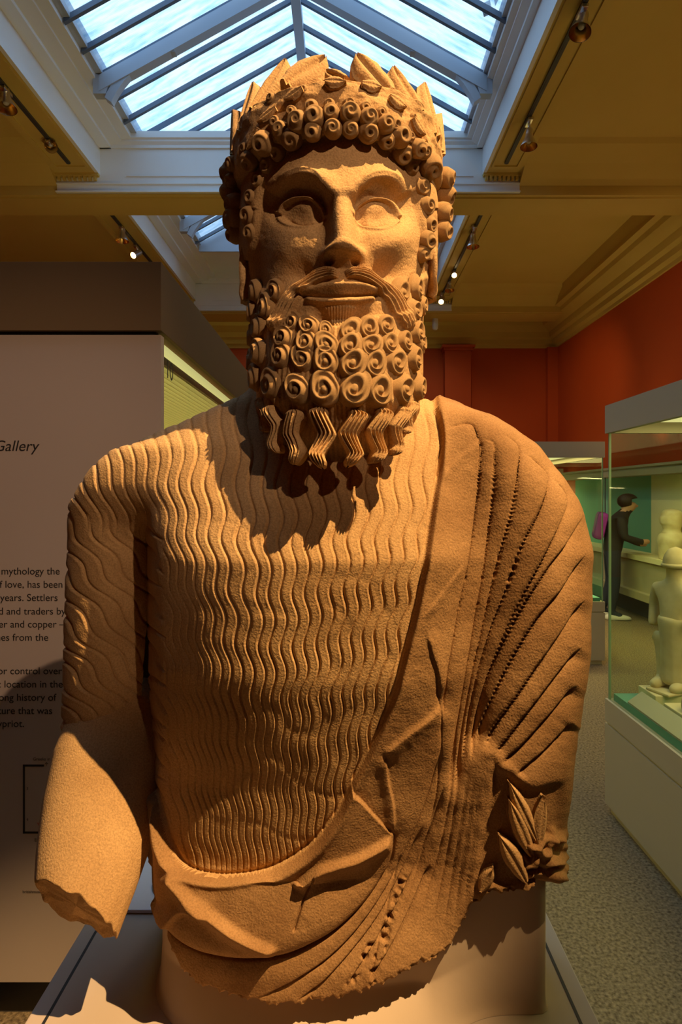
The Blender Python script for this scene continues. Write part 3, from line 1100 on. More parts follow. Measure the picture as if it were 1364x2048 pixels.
HR, HC = 760, 620
hz = np.linspace(1.560, 2.0035, HR)
hth = theta_samples(HC, 70, 1.85)
HP = polar_surface(head_f, HX, HY, hz, hth, coarse=(190, 200), r0=0.26, soft=0.8)
HN = grid_normals(HP)
HN *= -np.sign((HN[..., 0] * (HX - HP[..., 0]) + HN[..., 1] * (HY - HP[..., 1])).mean())
HU, HV = to_uv(HP)

hc = Canvas(440, 90, 920, 990, 2.0)
U, V = hc.U, hc.V
B, R_, G = hc.blob, hc.ridge, hc.groove

# eye sockets and brows
B(596, 410, 56, 40, -23, p=1.8)
B(764, 412, 54, 40, -23, p=1.8)
B(640, 420, 20, 40, -8, p=1.3)
B(722, 420, 18, 40, -8, p=1.3)
for br in ([(548, 392), (562, 372), (585, 358), (610, 352), (634, 358), (650, 378), (654, 405)],
           [(711, 405), (715, 382), (734, 364), (758, 357), (782, 362), (802, 378), (813, 400)]):
    R_(br, 8.0, 6, 22, ends=0.12, p=2)
    up = [(a, b - 9) for a, b in br[1:-1]]
    R_(up, 1.2, 3, 3, ends=0.2)
# eyeballs and lids
for (ue, ve, su, sv, rot) in ((596, 416, 44, 25, -2), (764, 421, 44, 27, 4)):
    c, sn = math.cos(math.radians(rot)), math.sin(math.radians(rot))
    x = ((U - ue) * c + (V - ve) * sn) / su
    y = (-(U - ue) * sn + (V - ve) * c) / sv
    em_ = np.sqrt(np.clip(1 - (x * 0.92) ** 2 - (y * 0.82) ** 2, 0, 1))
    hc.D += 11.5 * em_ - 5.0 * y * sstep(em_, 0, 0.5)
lids = (([(546, 428), (556, 408), (576, 392), (598, 386), (620, 392), (636, 408), (648, 430)],
         [(546, 428), (562, 442), (590, 449), (618, 444), (648, 430)]),
        ([(708, 432), (718, 410), (738, 394), (762, 389), (784, 396), (798, 412), (807, 436)],
         [(708, 432), (728, 446), (756, 455), (784, 450), (807, 436)]))
for up, lo in lids:
    R_(up, 6.0, 5, 8, ends=0.05, p=2)
    R_(lo, 4.2, 5, 5, ends=0.05, p=2)
    G([(a, b + 6.5) for a, b in up[1:-1]], 2.4, 2.8, ends=0.1)
    G([(a, b - 5.5) for a, b in lo[1:-1]], 2.4, 2.4, ends=0.1)
    G([(a, b - 9) for a, b in up[1:-1]], 1.2, 3, ends=0.15)
# nose
vv = V
hn = np.interp(vv, [335, 365, 395, 430, 470, 500, 512, 520, 528, 540], [0, 3, 9, 17, 25, 30, 29.5, 25, 13, 2])
cu = np.interp(vv, [340, 540], [682, 685])
wn_ = np.interp(vv, [340, 395, 450, 500, 520], [40, 24, 22, 23, 25])
xx = (U - cu) / wn_
hc.D += blur(hn * np.exp(-np.abs(xx) ** 2.6), 2.5)
B(655, 514, 15, 15, 11, p=1.1)
B(715, 514, 15, 15, 11, p=1.1)
B(685, 512, 24, 12, 3, p=1.3)
B(660, 527, 8.5, 6.5, -13, p=2)
B(708, 527, 8.5, 6.5, -13, p=2)
# cheeks and mouth
B(573, 494, 40, 34, 4, rot=20)
B(788, 486, 42, 30, 9, rot=-20)
B(774, 542, 38, 24, -11, rot=35)
B(594, 545, 38, 24, -10, rot=-35)
G([(625, 525), (600, 545), (585, 570)], 4.5, 18, ends=0.35)
G([(745, 525), (768, 545), (785, 570)], 4.5, 18, ends=0.35)
B(680, 585, 80, 42, 8, p=1.5)
R_([(600, 590), (622, 583), (650, 577), (680, 577), (715, 575), (738, 579), (758, 587)], 5.5, 9, 4, ends=0.08, p=2.4)
R_([(608, 600), (640, 606), (680, 609), (720, 605), (752, 598)], 5.0, 5, 9, ends=0.1, p=2.4)
G([(600, 594), (640, 595), (680, 597), (720, 594), (758, 592)], 6.5, 4.5, cut=5.0, ends=0.05)
B(597, 592, 9, 9, -4)
B(761, 590, 9, 9, -4)
G([(612, 626), (680, 634), (748, 624)], 13, 16, ends=0.25)
tuft = hc.inside([(648, 616), (712, 616), (690, 650), (668, 650)])
hc.D += blur(tuft.astype(float), 3) * (3 + 0.8 * np.cos((U - 680) * 1.1))
# moustache
MUS = ([(680, 556), (655, 551), (628, 560), (602, 580), (584, 606), (568, 635), (548, 668)],
       [(688, 556), (712, 550), (738, 556), (764, 574), (784, 602), (798, 634), (812, 668)])
mus_mask = np.zeros(U.shape)
for side_, pts in enumerate(MUS):
    win, d, sd, t = hc.dist(pts, 60)
    wid = np.interp(t, [0, 0.2, 0.55, 0.8, 1], [9, 15, 17, 16, 8])
    s = np.clip(d / wid, 0, 2) * sd
    m = 1 - sstep(np.abs(s), 0.8, 1.05)
    m = m * sstep(t, 0.0, 0.02) * (1 - sstep(t, 0.94, 0.999))
    strands = np.cos(s * 2 * np.pi * 2.6 + 0.6 * np.sin(t * 9))
    hgt = 9.5 * np.sqrt(np.clip(1 - 0.8 * s * s, 0, 1)) + 1.5 * strands
    hc.D[win] += hgt * m * sstep(t, -0.02, 0.08) * np.interp(t, [0, 0.9, 1], [1, 1, 0.5])
    mus_mask[win] = np.maximum(mus_mask[win], m)
# hair line and beard mass
HL = [(505, 520), (519, 470), (524, 420), (536, 370), (560, 322), (600, 290), (645, 274), (690, 270), (735, 277), (780, 302),
      (812, 345), (829, 400), (836, 450), (848, 520)]
win, d, sd, t = hc.dist(HL, 2000)
above = hc.inside(list(map(tuple, spline(HL))) + [(1000, 520), (1000, 50), (300, 50), (300, 520)])
sdh = np.where(above, d, -d)
hc.D += 7 * sstep(sdh, -2, 10) * (V < 420) + 5 * sstep(sdh, -2, 8) * (V >= 420)
BL = [(500, 560), (530, 575), (548, 600), (556, 640), (572, 640), (600, 645), (640, 640), (668, 648), (690, 648), (712, 640), (740, 632), (775, 630),
      (800, 625), (806, 590), (822, 560), (860, 540)]
win, d, sd, t = hc.dist(BL, 2000)
belowb = hc.inside(list(map(tuple, spline(BL))) + [(1000, 540), (1000, 1100), (300, 1100), (300, 560)])
sdb = np.where(belowb, d, -d)
strand = np.cos((U - 680) * 2 * np.pi / 9.0 + 1.2 * np.sin(V / 17))
hc.D += sstep(sdb, -2, 10) * (4.0 + 0.5 * strand)
# surface of the wreath band
band = sstep(zf(V), 0, 1) * 0
hc.D += noise2(U.shape, 30, 51) * 0.3 + noise2(U.shape, 7, 52) * 0.12

d_mm = hc.sample(hc.D, HU, HV)
frontal = sstep(HP[..., 1], 0.83, 0.77)
ring = sstep(HP[..., 2], 1.954, 1.964)
rough = noise2(HP.shape[:2], 9, 61) * 0.9 + noise2(HP.shape[:2], 4, 62) * 0.5 + noise2(HP.shape[:2], 22, 63) * 1.2
disp = (d_mm * frontal * (1 - ring) + ring * (7.0 * frontal + rough)) * 0.001
HD = HP + HN * disp[..., None]
HVt = HD.reshape(-1, 3)
nH = len(hth)
HQ = grid_quads(HR, nH, True)
qu = HU.reshape(-1)[HQ].mean(1); qv = HV.reshape(-1)[HQ].mean(1); qy = HP.reshape(-1, 3)[HQ].mean(1)
is_band = qy[:, 2] > 1.959
is_mus = (hc.sample(mus_mask, qu, qv) > 0.3) & (qy[:, 1] < 0.74) & ~is_band
is_beard = (hc.sample(sdb, qu, qv) > 1) & ~is_mus & (qy[:, 1] < 0.80)
# close the crown
cap_c = HVt[-nH:].mean(0)
capV = np.vstack([HVt, cap_c[None]])
link('head', sub_mesh('head', HVt, HQ, ~(is_band | is_mus | is_beard)), stone, statue)
link('moustache', sub_mesh('moustache', HVt, HQ, is_mus), stone, statue)
link('beard', sub_mesh('beard', HVt, HQ, is_beard), stone, statue)
bandQ = HQ[is_band]
inner = []
k0 = (HR - 1) * nH
top = HVt[k0:k0 + nH]
capr = [top]
for f in (0.93, 0.8, 0.5, 0.02):
    c = top.mean(0)
    p = c + (top - c) * f
    p[:, 2] = top[:, 2] - (0.012 if f < 0.9 else 0.0) + (0.03 * (1 - f) if f < 0.7 else 0)
    capr.append(p)
capv = np.vstack([HVt] + capr[1:])
n0 = len(HVt)
cq = []
base = np.arange(nH)
prev = k0 + base
for i in range(4):
    cur = n0 + i * nH + base
    cq.append(np.stack([prev, np.roll(prev, -1), np.roll(cur, -1), cur], -1))
    prev = cur
allq = np.vstack([bandQ] + cq)
link('wreath_band', sub_mesh('wreath_band', capv, allq, np.ones(len(allq), bool)), stone, statue)
HLn = blur(HN[..., 0], 5), blur(HN[..., 1], 5), blur(HN[..., 2], 5)
HNs = np.stack(HLn, -1)


def on_head(u, v):
    p, n = locate(HD, HNs, HU, HV, u, v)
    return p, n / np.linalg.norm(n)


# ------------------------------------------------------------------ curls
def curl_mesh(name, turns, hand, hole, tail, seed, dome=0.55, nr=22, na=44, ridge=0.10):
    """snail curl of unit radius on the XY plane, growing along +Z; the tail flows out at +Y"""
    g = np.random.default_rng(seed)
    V_ = []
    ph = np.linspace(0, 2 * math.pi, na, endpoint=False)
    wob = 1 + blur(np.tile(g.standard_normal((1, na)), 3), 5)[0][na:2 * na] * 0.10
    Rout = wob * (1 + tail * np.exp(-((ph - math.pi / 2) / 0.75) ** 2))
    for i in range(nr):
        r = (i / (nr - 1))
        rr = r * Rout
        s = r * turns - hand * ph / (2 * math.pi)
        env = dome * np.sqrt(np.clip(1 - (r * 0.97) ** 2.6, 0, 1))
        z = env + ridge * np.cos(2 * math.pi * s) * sstep(r, 0.12, 0.3) * (1 - sstep(r, 0.9, 1.0))
        if hole > 0:
            z = z - hole * np.exp(-(r / 0.2) ** 2)
        else:
            z = z + (-0.24 * np.exp(-((r - 0.27) / 0.09) ** 2) + 0.05 * np.exp(-(r / 0.16) ** 2))
        z = z - 0.25 * r ** 8
        V_.append(np.stack([rr * np.cos(ph), rr * np.sin(ph), z], -1))
    # skirt that sinks into the head
    V_.append(np.stack([0.96 * Rout * np.cos(ph), 0.96 * Rout * np.sin(ph), np.full(na, -0.45)], -1))
    V_ = np.vstack(V_)
    me = np_mesh(name, V_, grid_quads(nr + 1, na, True))
    me.materials.append(stone)
    return me


def put(me, name, p, n, roll, size, lift=0.0, sz=1.0, uv=None):
    if uv is not None:                                   # keep the crown of the curl on its sight line
        nn = Vector(n).normalized(); h = lift + 0.6 * size * sz
        k_ = min(1.0, max(0.0, -nn.y * 1.7 - 0.5))
        lift = lift + (1 - k_) * 0.2 * size
        size = size * (1 + 0.22 * (1 - k_))
        p = Vector(p).lerp(at(uv[0], uv[1], p[1] + nn.y * h) - nn * h, k_)
    o = bpy.data.objects.new(name, me)
    COL.objects.link(o)
    z = Vector(n).normalized()
    up = Vector((0, 0, 1))
    y = (up - z * up.dot(z)).normalized()
    x = y.cross(z)
    M = Matrix((x, y, z)).transposed()
    M = M @ Matrix.Rotation(roll, 3, 'Z')
    M = M.to_4x4()
    M.translation = Vector(p) + z * lift
    M = M @ Matrix.Diagonal((size, size, size * sz, 1))
    o.parent = statue
    o.matrix_parent_inverse = statue.matrix_world.inverted()
    o.matrix_world = M
    return o


bpy.context.view_layer.update()
beard_r = [curl_mesh('beard_curl', 2.2, 1, 0, 0.6, 100 + k, dome=0.72, ridge=0.13) for k in range(3)]
beard_l = [curl_mesh('beard_curl', 2.2, -1, 0, 0.6, 110 + k, dome=0.72, ridge=0.13) for k in range(3)]
hair_m = [curl_mesh('hair_curl', 1.7, 1 if k % 2 else -1, 0.55 if k < 3 else 0.25, 0.0, 120 + k, dome=0.95) for k in range(5)]


def zp(x, y):                                           # second and fourth detail views of the photograph
    return 440 + x / 2.842, 480 + y / 2.842


def zq(x, y):
    return 440 + x / 2.842, 100 + y / 2.842


k = 0
bc = [(405, 470, 48), (500, 485, 48), (600, 510, 36), (740, 515, 54), (850, 500, 52), (945, 490, 50),
      (1030, 305, 52), (1090, 290, 44), (1075, 420, 48), (1085, 540, 48), (310, 295, 46), (275, 395, 48), (250, 510, 48), (232, 300, 40),
      (225, 420, 40), (1108, 385, 36), (360, 560, 54), (480, 580, 54), (605, 595, 56), (740, 600, 58), (860, 598, 56), (965, 590, 50), (1040, 585, 44), (1100, 600, 40),
      (345, 665, 56), (465, 675, 58), (600, 692, 62), (752, 703, 66), (885, 703, 62), (1000, 700, 56), (1080, 685, 48), (250, 650, 50), (222, 560, 40),
      (300, 830, 60), (430, 850, 64), (592, 850, 72), (762, 850, 74), (915, 858, 70), (1030, 855, 58), (1098, 850, 44), (235, 790, 48), (215, 700, 40)]
for x, y, s in bc:
    u, v = zp(x, y)
    p, n = on_head(u, v)
    right = u > 676
    me = (beard_r if right else beard_l)[k % 3]
    put(me, 'beard_curl', p, n, (-0.5 if right else 0.5) + 0.25 * math.sin(k * 2.1), s / 2.842 / FPX * p[1] * 1.27, lift=0.001, sz=0.85 + 0.1 * math.sin(k * 1.7), uv=(u, v))
    k += 1
hcurls = []
inner_row = [(520, 465), (640, 440), (745, 448), (850, 470), (945, 510), (1030, 580), (1088, 670), (1142, 780), (1168, 890), (1182, 995), (1170, 1090), (1150, 1160),
             (410, 505), (335, 575), (272, 655), (222, 740), (185, 845), (168, 945), (178, 1040)]
outer_row = [(530, 368), (630, 345), (745, 345), (855, 372), (955, 412), (1045, 480), (1118, 558), (1180, 640), (1228, 730), (1262, 825), (1270, 930), (1245, 1030),
             (430, 395), (330, 445), (245, 535), (178, 612), (128, 705), (98, 795), (85, 880), (90, 970), (112, 1045)]
third_row = [(515, 315), (620, 303), (735, 303), (830, 325), (922, 352), (1005, 420), (1085, 495), (1150, 575), (400, 345), (305, 408), (222, 488), (155, 568), (112, 655), (85, 740)]
for row, sz_, lf in ((inner_row, 50, 0.004), (outer_row, 54, 0.007), (third_row, 36, 0.005)):
    for x, y in row:
        u, v = zq(x, y)
        p, n = on_head(u, v)
        n2 = Vector(n) + Vector((0, -0.35, -0.30))
        put(hair_m[k % 5], 'hair_curl', p, n2, k * 1.3, 1.1 * sz_ / 2.842 / FPX * p[1] * (0.95 + 0.12 * math.sin(k * 2.7)), lift=lf, sz=0.9, uv=(u, v))
        k += 1


# ------------------------------------------------------------------ wavy locks under the beard
def lock_mesh(name, length, width, amp_, waves, hand, seed, strands=5):
    ns, nw = 64, 37
    g = np.random.default_rng(seed)
    V_ = []
    for i in range(ns):
        t = i / (ns - 1)
        w = width * 0.5 * (0.95 - 0.25 * t) * np.interp(t, [0, 0.06, 0.9, 0.97, 1], [0.6, 1, 0.95, 0.6, 0.12])
        tri = 2 / math.pi * math.asin(0.96 * math.sin(2 * math.pi * (waves * t + 0.12)))
        cx = hand * amp_ * tri
        for j in range(nw):
            a = j / (nw - 1) * 2 - 1
            env = math.sqrt(max(0, 1 - (a * 0.96) ** 2))
            z = w * 1.0 * env + 0.22 * width * 0.5 * math.cos(a * math.pi * strands) * (1 - abs(a) ** 6) * np.interp(t, [0, 0.05, 0.92, 1], [0.6, 1, 1, 0])
            V_.append((cx + a * w * (1.0 - 0.08 * math.cos(2 * math.pi * t)), -t * length, z + 0.10 * width * math.sin(2 * math.pi * waves * t)))
        for j in (nw - 1, 0):
            a = j / (nw - 1) * 2 - 1
            V_.append((cx + a * w * 0.9, -t * length, -0.45 * width))
    me = np_mesh(name, np.array(V_), grid_quads(ns, nw + 2, True))
    me.materials.append(stone)
    return me


for j, (x0, y0, x1, y1, w, hd) in enumerate(((318, 935, 325, 1215, 92, -1), (425, 965, 428, 1275, 112, 1), (590, 950, 572, 1292, 128, -1), (758, 960, 738, 1280, 128, 1),
                                        (900, 950, 878, 1272, 112, 1), (1012, 940, 985, 1228, 92, 1), (1075, 920, 1050, 1120, 60, 1), (255, 900, 265, 1110, 60, -1))):
    u, v = zp(x0, y0); u1, v1 = zp(x1, y1)
    p, n = on_head(u, v)
    y = p[1] - 0.004
    s = y / FPX / 2.842
    L = (y1 - y0) * s
    me = lock_mesh('beard_lock', L, w * s * 1.02, w * s * 0.25, 1.45, hd, 200 + j)
    n = Vector((n[0] * 0.9, n[1], 0.05)).normalized()
    o = bpy.data.objects.new('beard_lock', me)
    COL.objects.link(o)
    top = Vector(p) + n * 0.001
    bot = at(u1, v1, y - 0.004)
    Yv = (top - bot).normalized()
    Zv = (n - Yv * n.dot(Yv)).normalized()
    M = Matrix((Yv.cross(Zv), Yv, Zv)).transposed().to_4x4()
    M.translation = top
    place(o, statue, M)

# ------------------------------------------------------------------ leaves of the wreath
wl = [((581, 176), (650, 128), 62, 0.0), ((522, 222), (580, 134), 46, 0.0), ((497, 262), (522, 176), 40, 0.01), ((483, 300), (485, 222), 30, 0.02),
      ((768, 190), (712, 124), 60, 0.0), ((826, 228), (778, 148), 46, 0.0), ((857, 270), (834, 176), 38, 0.01), ((868, 300), (863, 228), 28, 0.02),
      ((690, 172), (660, 156), 36, 0.0)]
for j, (b0, t0, w, back_) in enumerate(wl):
    p, n = on_head(*b0)
    base_ = at(b0[0], b0[1] + 6, p[1] + 0.016)
    tip_ = at(t0[0], t0[1] + 8, p[1] + 0.026 + back_)
    Lf = (tip_ - base_).length
    me = leaf_mesh('wreath_leaf', Lf * 1.12, w / FPX * p[1] * 1.1, 0.016, ragged=0.10, seed=60 + j, groove=0.55, blunt=1.0)
    me.materials.append(stone)
    o = bpy.data.objects.new('wreath_leaf', me)
    COL.objects.link(o)
    d_ = (tip_ - base_).normalized()
    base_ = base_ - d_ * Lf * 0.1
    nn = Vector((n[0], n[1], 0)).normalized() + Vector((0, -0.5, 0))
    place(o, statue, frame_between(base_, tip_, nn))
# flat leaves and broken berries on the band
for j, (u, v, du, dv, w) in enumerate(((612, 190, -34, 22, 26), (652, 178, 40, 4, 24), (720, 180, 36, 8, 26), (770, 205, 30, 22, 26), (560, 225, -30, 32, 24),
                                       (812, 245, 24, 34, 24), (530, 265, -20, 36, 22), (838, 285, 12, 36, 20))):
    p, n = on_head(u, v); p2, n2 = on_head(u + du, v + dv)
    Lf = np.linalg.norm(p2 - p)
    me = leaf_mesh('band_leaf', Lf, w / FPX * p[1], 0.006, ragged=0.12, seed=80 + j)
    me.materials.append(stone)
    o = bpy.data.objects.new('band_leaf', me)
    COL.objects.link(o)
    place(o, statue, frame_between(p + n * 0.001, p2 + n * 0.001, n + n2))
for j, (x, y, s) in enumerate(((485, 248, 30), (305, 290, 34), (850, 245, 36), (990, 310, 30), (1075, 400, 26), (655, 230, 30))):
    u, v = zq(x, y)
    p, n = on_head(u, v)
    put(hair_m[j % 3], 'wreath_berry', p, n, j, s / 2.842 / FPX * p[1], lift=-0.001, sz=0.7)

# ------------------------------------------------------------------ ears
def ear_mesh(name):
    nu, nv = 40, 24
    V_ = []
    for i in range(nu):
        t = i / (nu - 1)
        z = 0.034 - 0.072 * t
        wdt = 0.024 * (math.sin(math.pi * (0.08 + 0.84 * t)) ** 0.6) * (1.0 - 0.35 * t)
        for j in range(nv):
            s = j / (nv - 1)
            y = -wdt + 2 * wdt * s
            rim_ = 0.008 * math.exp(-((s - 0.9) / 0.12) ** 2) + 0.004 * math.exp(-((s - 0.1) / 0.12) ** 2) + 0.005 * math.exp(-((t - 0.92) / 0.12) ** 2)
            hollow = -0.006 * math.exp(-((s - 0.55) / 0.2) ** 2 - ((t - 0.45) / 0.3) ** 2)
            V_.append((0.004 + rim_ + hollow + 0.012 * s, y, z))
    me = np_mesh(name, np.array(V_), grid_quads(nu, nv))
    me.materials.append(stone)
    return me


em = ear_mesh('ear')
for sx, (u, v) in ((1, (852, 530)), (-1, (506, 535))):
    o = bpy.data.objects.new('ear', em if sx > 0 else em.copy())
    COL.objects.link(o)
    if sx < 0:
        co = np.zeros(len(o.data.vertices) * 3, np.float32); o.data.vertices.foreach_get('co', co)
        co[0::3] *= -1; o.data.vertices.foreach_set('co', co); o.data.flip_normals()
    so = o.modifiers.new('solid', 'SOLIDIFY'); so.thickness = 0.008; so.offset = -1
    M = Matrix.Translation((HX + sx * 0.100, 0.765, 1.55 + (990 - v) / FPX * 0.76)) @ Matrix.Rotation(sx * 0.62, 4, 'Z') @ Matrix.Rotation(-sx * 0.12, 4, 'Y')
    place(o, statue, M)


# ------------------------------------------------------------------ pedestal under the statue
ped_paint = noisy(material('pedestal_paint', (0.46, 0.37, 0.29), 0.55, spec=0.3), 8, (0.44, 0.355, 0.275), (0.48, 0.385, 0.305), 0.05, 40)
PX0, PX1, PY0, PY1 = -0.376, 0.299, 0.40, 1.055
ped = empty('pedestal', ((PX0 + PX1) / 2, (PY0 + PY1) / 2, 0), 'grey-beige painted plinth with a thin black inlaid line under the bust', 'pedestal')
bm = bmesh.new(); bx(bm, PX0, PX1, PY0, PY1, 0.0, PED_TOP)
mesh('body', bm, ped_paint, ped, bevel=0.002)
bm = bmesh.new()
i_, w_ = 0.0205, 0.0035
z0, z1 = PED_TOP - 0.001, PED_TOP + 0.0006
bx(bm, PX0 + i_, PX0 + i_ + w_, PY0 + i_, PY1 - i_, z0, z1)
bx(bm, PX1 - i_ - w_, PX1 - i_, PY0 + i_, PY1 - i_, z0, z1)
bx(bm, PX0 + i_ + w_, PX1 - i_ - w_, PY1 - i_ - w_, PY1 - i_, z0, z1)
bx(bm, PX0 + i_ + w_, PX1 - i_ - w_, PY0 + i_, PY0 + i_ + w_, z0, z1)
mesh('inlay_line', bm, dark_line, ped)

# notice plate lying behind the bust
plate_white = material('white_plate', (0.80, 0.79, 0.82), 0.45, spec=0.3)
plate_ink = material('brown_ink', (0.16, 0.12, 0.09), 0.6)
sign = empty('notice_plate', (-0.19, 0.955, PED_TOP), 'white notice plate with a brown round sign lying behind the bust on the plinth', 'sign')
bm = bmesh.new(); prism(bm, [(0.888, PED_TOP + 0.001), (1.018, PED_TOP + 0.012), (1.018, PED_TOP + 0.016), (0.888, PED_TOP + 0.006)], 'x', -0.345, -0.222)
mesh('plate', bm, plate_white, sign, bevel=0.0008)
bm = bmesh.new()
cxs, cys = -0.264, 0.944


def zpl(y): return PED_TOP + 0.006 + (y - 0.888) / 0.13 * 0.010


ri, ro = 0.028, 0.038
n = 40
ang = [math.radians(150 + 280 * i / n) for i in range(n + 1)]
tv = []
for a in ang:
    tv.append([bm.verts.new((cxs + r * math.cos(a), cys + r * math.sin(a), zpl(cys + r * math.sin(a)) + h_)) for r, h_ in ((ri, 0), (ro, 0), (ro, 0.001), (ri, 0.001))])
for a, b in zip(tv, tv[1:]):
    for i in range(4):
        bm.faces.new((a[i], a[(i + 1) % 4], b[(i + 1) % 4], b[i]))
y_ = cys + 0.03
bmv = [(cxs - 0.038, cys + 0.026), (cxs - 0.008, cys + 0.022), (cxs + 0.0, cys + 0.050), (cxs - 0.016, cys + 0.050)]
A = [bm.verts.new((x, y, zpl(y))) for x, y in bmv]; B2 = [bm.verts.new((x, y, zpl(y) + 0.001)) for x, y in bmv]
bm.faces.new(A); bm.faces.new(B2)
for i in range(4): bm.faces.new((A[i], A[(i + 1) % 4], B2[(i + 1) % 4], B2[i]))
mesh('pictogram', bm, plate_ink, sign)

# ------------------------------------------------------------------ thin glass
glass = bpy.data.materials.new('case_glass')
glass.use_nodes = True
nt = glass.node_tree; nt.nodes.clear()
out = nt.nodes.new('ShaderNodeOutputMaterial')
tr = nt.nodes.new('ShaderNodeBsdfTransparent'); tr.inputs['Color'].default_value = (0.90, 0.95, 0.88, 1)
gl = nt.nodes.new('ShaderNodeBsdfGlossy'); gl.inputs['Roughness'].default_value = 0.03; gl.inputs['Color'].default_value = (0.9, 0.95, 0.9, 1)
fr_ = nt.nodes.new('ShaderNodeFresnel'); fr_.inputs['IOR'].default_value = 1.28
mx = nt.nodes.new('ShaderNodeMixShader')
geo = nt.nodes.new('ShaderNodeNewGeometry')
inv = nt.nodes.new('ShaderNodeMath'); inv.operation = 'SUBTRACT'; inv.inputs[0].default_value = 1.0
mul = nt.nodes.new('ShaderNodeMath'); mul.operation = 'MULTIPLY'
nt.links.new(geo.outputs['Backfacing'], inv.inputs[1])
nt.links.new(fr_.outputs[0], mul.inputs[0]); nt.links.new(inv.outputs[0], mul.inputs[1])
nt.links.new(mul.outputs[0], mx.inputs['Fac']); nt.links.new(tr.outputs[0], mx.inputs[1]); nt.links.new(gl.outputs[0], mx.inputs[2])
nt.links.new(mx.outputs[0], out.inputs['Surface'])
glass_edge = material('glass_edge', (0.22, 0.34, 0.20), 0.3)
cream = noisy(material('cream_board', (0.78, 0.70, 0.44), 0.7, spec=0.2), 5, (0.76, 0.68, 0.42), (0.80, 0.72, 0.46))
teal = material('teal_board', (0.14, 0.38, 0.29), 0.7, spec=0.2)
label_grey = material('label_panel', (0.40, 0.38, 0.28), 0.6, spec=0.2)
block = noisy(material('cream_block', (0.72, 0.62, 0.38), 0.7, spec=0.2), 9, (0.70, 0.60, 0.36), (0.74, 0.64, 0.40))
diffuser = material('case_lamp_diffuser', (0.9, 0.85, 0.6), 0.6, emit=(1.0, 0.86, 0.38), estr=0.75)


def glass_case(name, x0, x1, y0, y1, z_deck, z_head, z_top, gap, label, lamp, mats=(metal_grey, metal_grey)):
    root = empty(name, ((x0 + x1) / 2, (y0 + y1) / 2, 0), label, 'display case', group=None)
    mb, mh = mats
    bm = bmesh.new()
    bx(bm, x0 + 0.02, x1 - 0.02, y0 + 0.02, y1 - 0.02, 0, 0.04)
    bx(bm, x0, x1, y0, y1, 0.04, gap)
    bx(bm, x0 + 0.008, x1 - 0.008, y0 + 0.008, y1 - 0.008, gap, gap + 0.012)
    bx(bm, x0, x1, y0, y1, gap + 0.012, z_deck)
    mesh('base', bm, mb, root)
    bm = bmesh.new(); bx(bm, x0 + 0.03, x1 - 0.03, y0 + 0.03, y1 - 0.03, z_deck, z_deck + 0.033)
    mesh('display_board', bm, teal, root)
    bm = bmesh.new(); t = 0.03
    bx(bm, x0, x1, y0, y0 + t, z_head, z_top); bx(bm, x0, x1, y1 - t, y1, z_head, z_top)
    bx(bm, x0, x0 + t, y0 + t, y1 - t, z_head, z_top); bx(bm, x1 - t, x1, y0 + t, y1 - t, z_head, z_top)
    bx(bm, x0 + t, x1 - t, y0 + t, y1 - t, z_top - 0.02, z_top)
    mesh('header', bm, mh, root)
    bm = bmesh.new(); bx(bm, x0 + 0.05, x1 - 0.05, y0 + 0.05, y1 - 0.05, z_head + 0.05, z_head + 0.06)
    mesh('light_panel', bm, diffuser, root)
    bm = bmesh.new(); bx(bm, x0 + 0.032, x1 - 0.032, y0 + 0.032, y0 + 0.04, z_head + 0.0, z_head + 0.01)
    mesh('trim_strip', bm, dark_metal, root)
    g_ = 0.008
    for k, b in enumerate(((x0 + 0.012, x0 + 0.012 + g_, y0 + 0.012, y1 - 0.012), (x1 - 0.012 - g_, x1 - 0.012, y0 + 0.012, y1 - 0.012),
                           (x0 + 0.022, x1 - 0.022, y0 + 0.012, y0 + 0.012 + g_), (x0 + 0.022, x1 - 0.022, y1 - 0.012 - g_, y1 - 0.012))):
        bm = bmesh.new(); bx(bm, *b, z_deck, z_head + 0.02)
        mesh('glass_pane', bm, glass, root)
    for cx_ in (x0 + 0.0125, x1 - 0.0205):
        for cy_ in (y0 + 0.0125, y1 - 0.0205):
            bm = bmesh.new(); bx(bm, cx_ - 0.001, cx_ + 0.009, cy_ - 0.001, cy_ + 0.009, z_deck, z_head)
            mesh('corner_seal', bm, glass_edge, root)
    if lamp:
        area('case_lamp', ((x0 + x1) / 2, (y0 + y1) / 2, z_head + 0.04), ((x0 + x1) / 2, (y0 + y1) / 2, 0), lamp, (1.0, 0.80, 0.34), (x1 - x0) * 0.85, (y1 - y0) * 0.85)
    return root


near_x = 1.278
glass_case('display_case', near_x, 2.25, 0.6, 2.95, 0.552, 1.852, 1.988, 0.432, 'tall grey glass display case close on the right, holding a standing statuette', 20.0)
glass_case('display_case', 1.627, 2.37, 5.47, 7.3, 0.575, 1.892, 2.037, 0.475, 'grey glass display case in the middle distance right of the bust', 13.0)

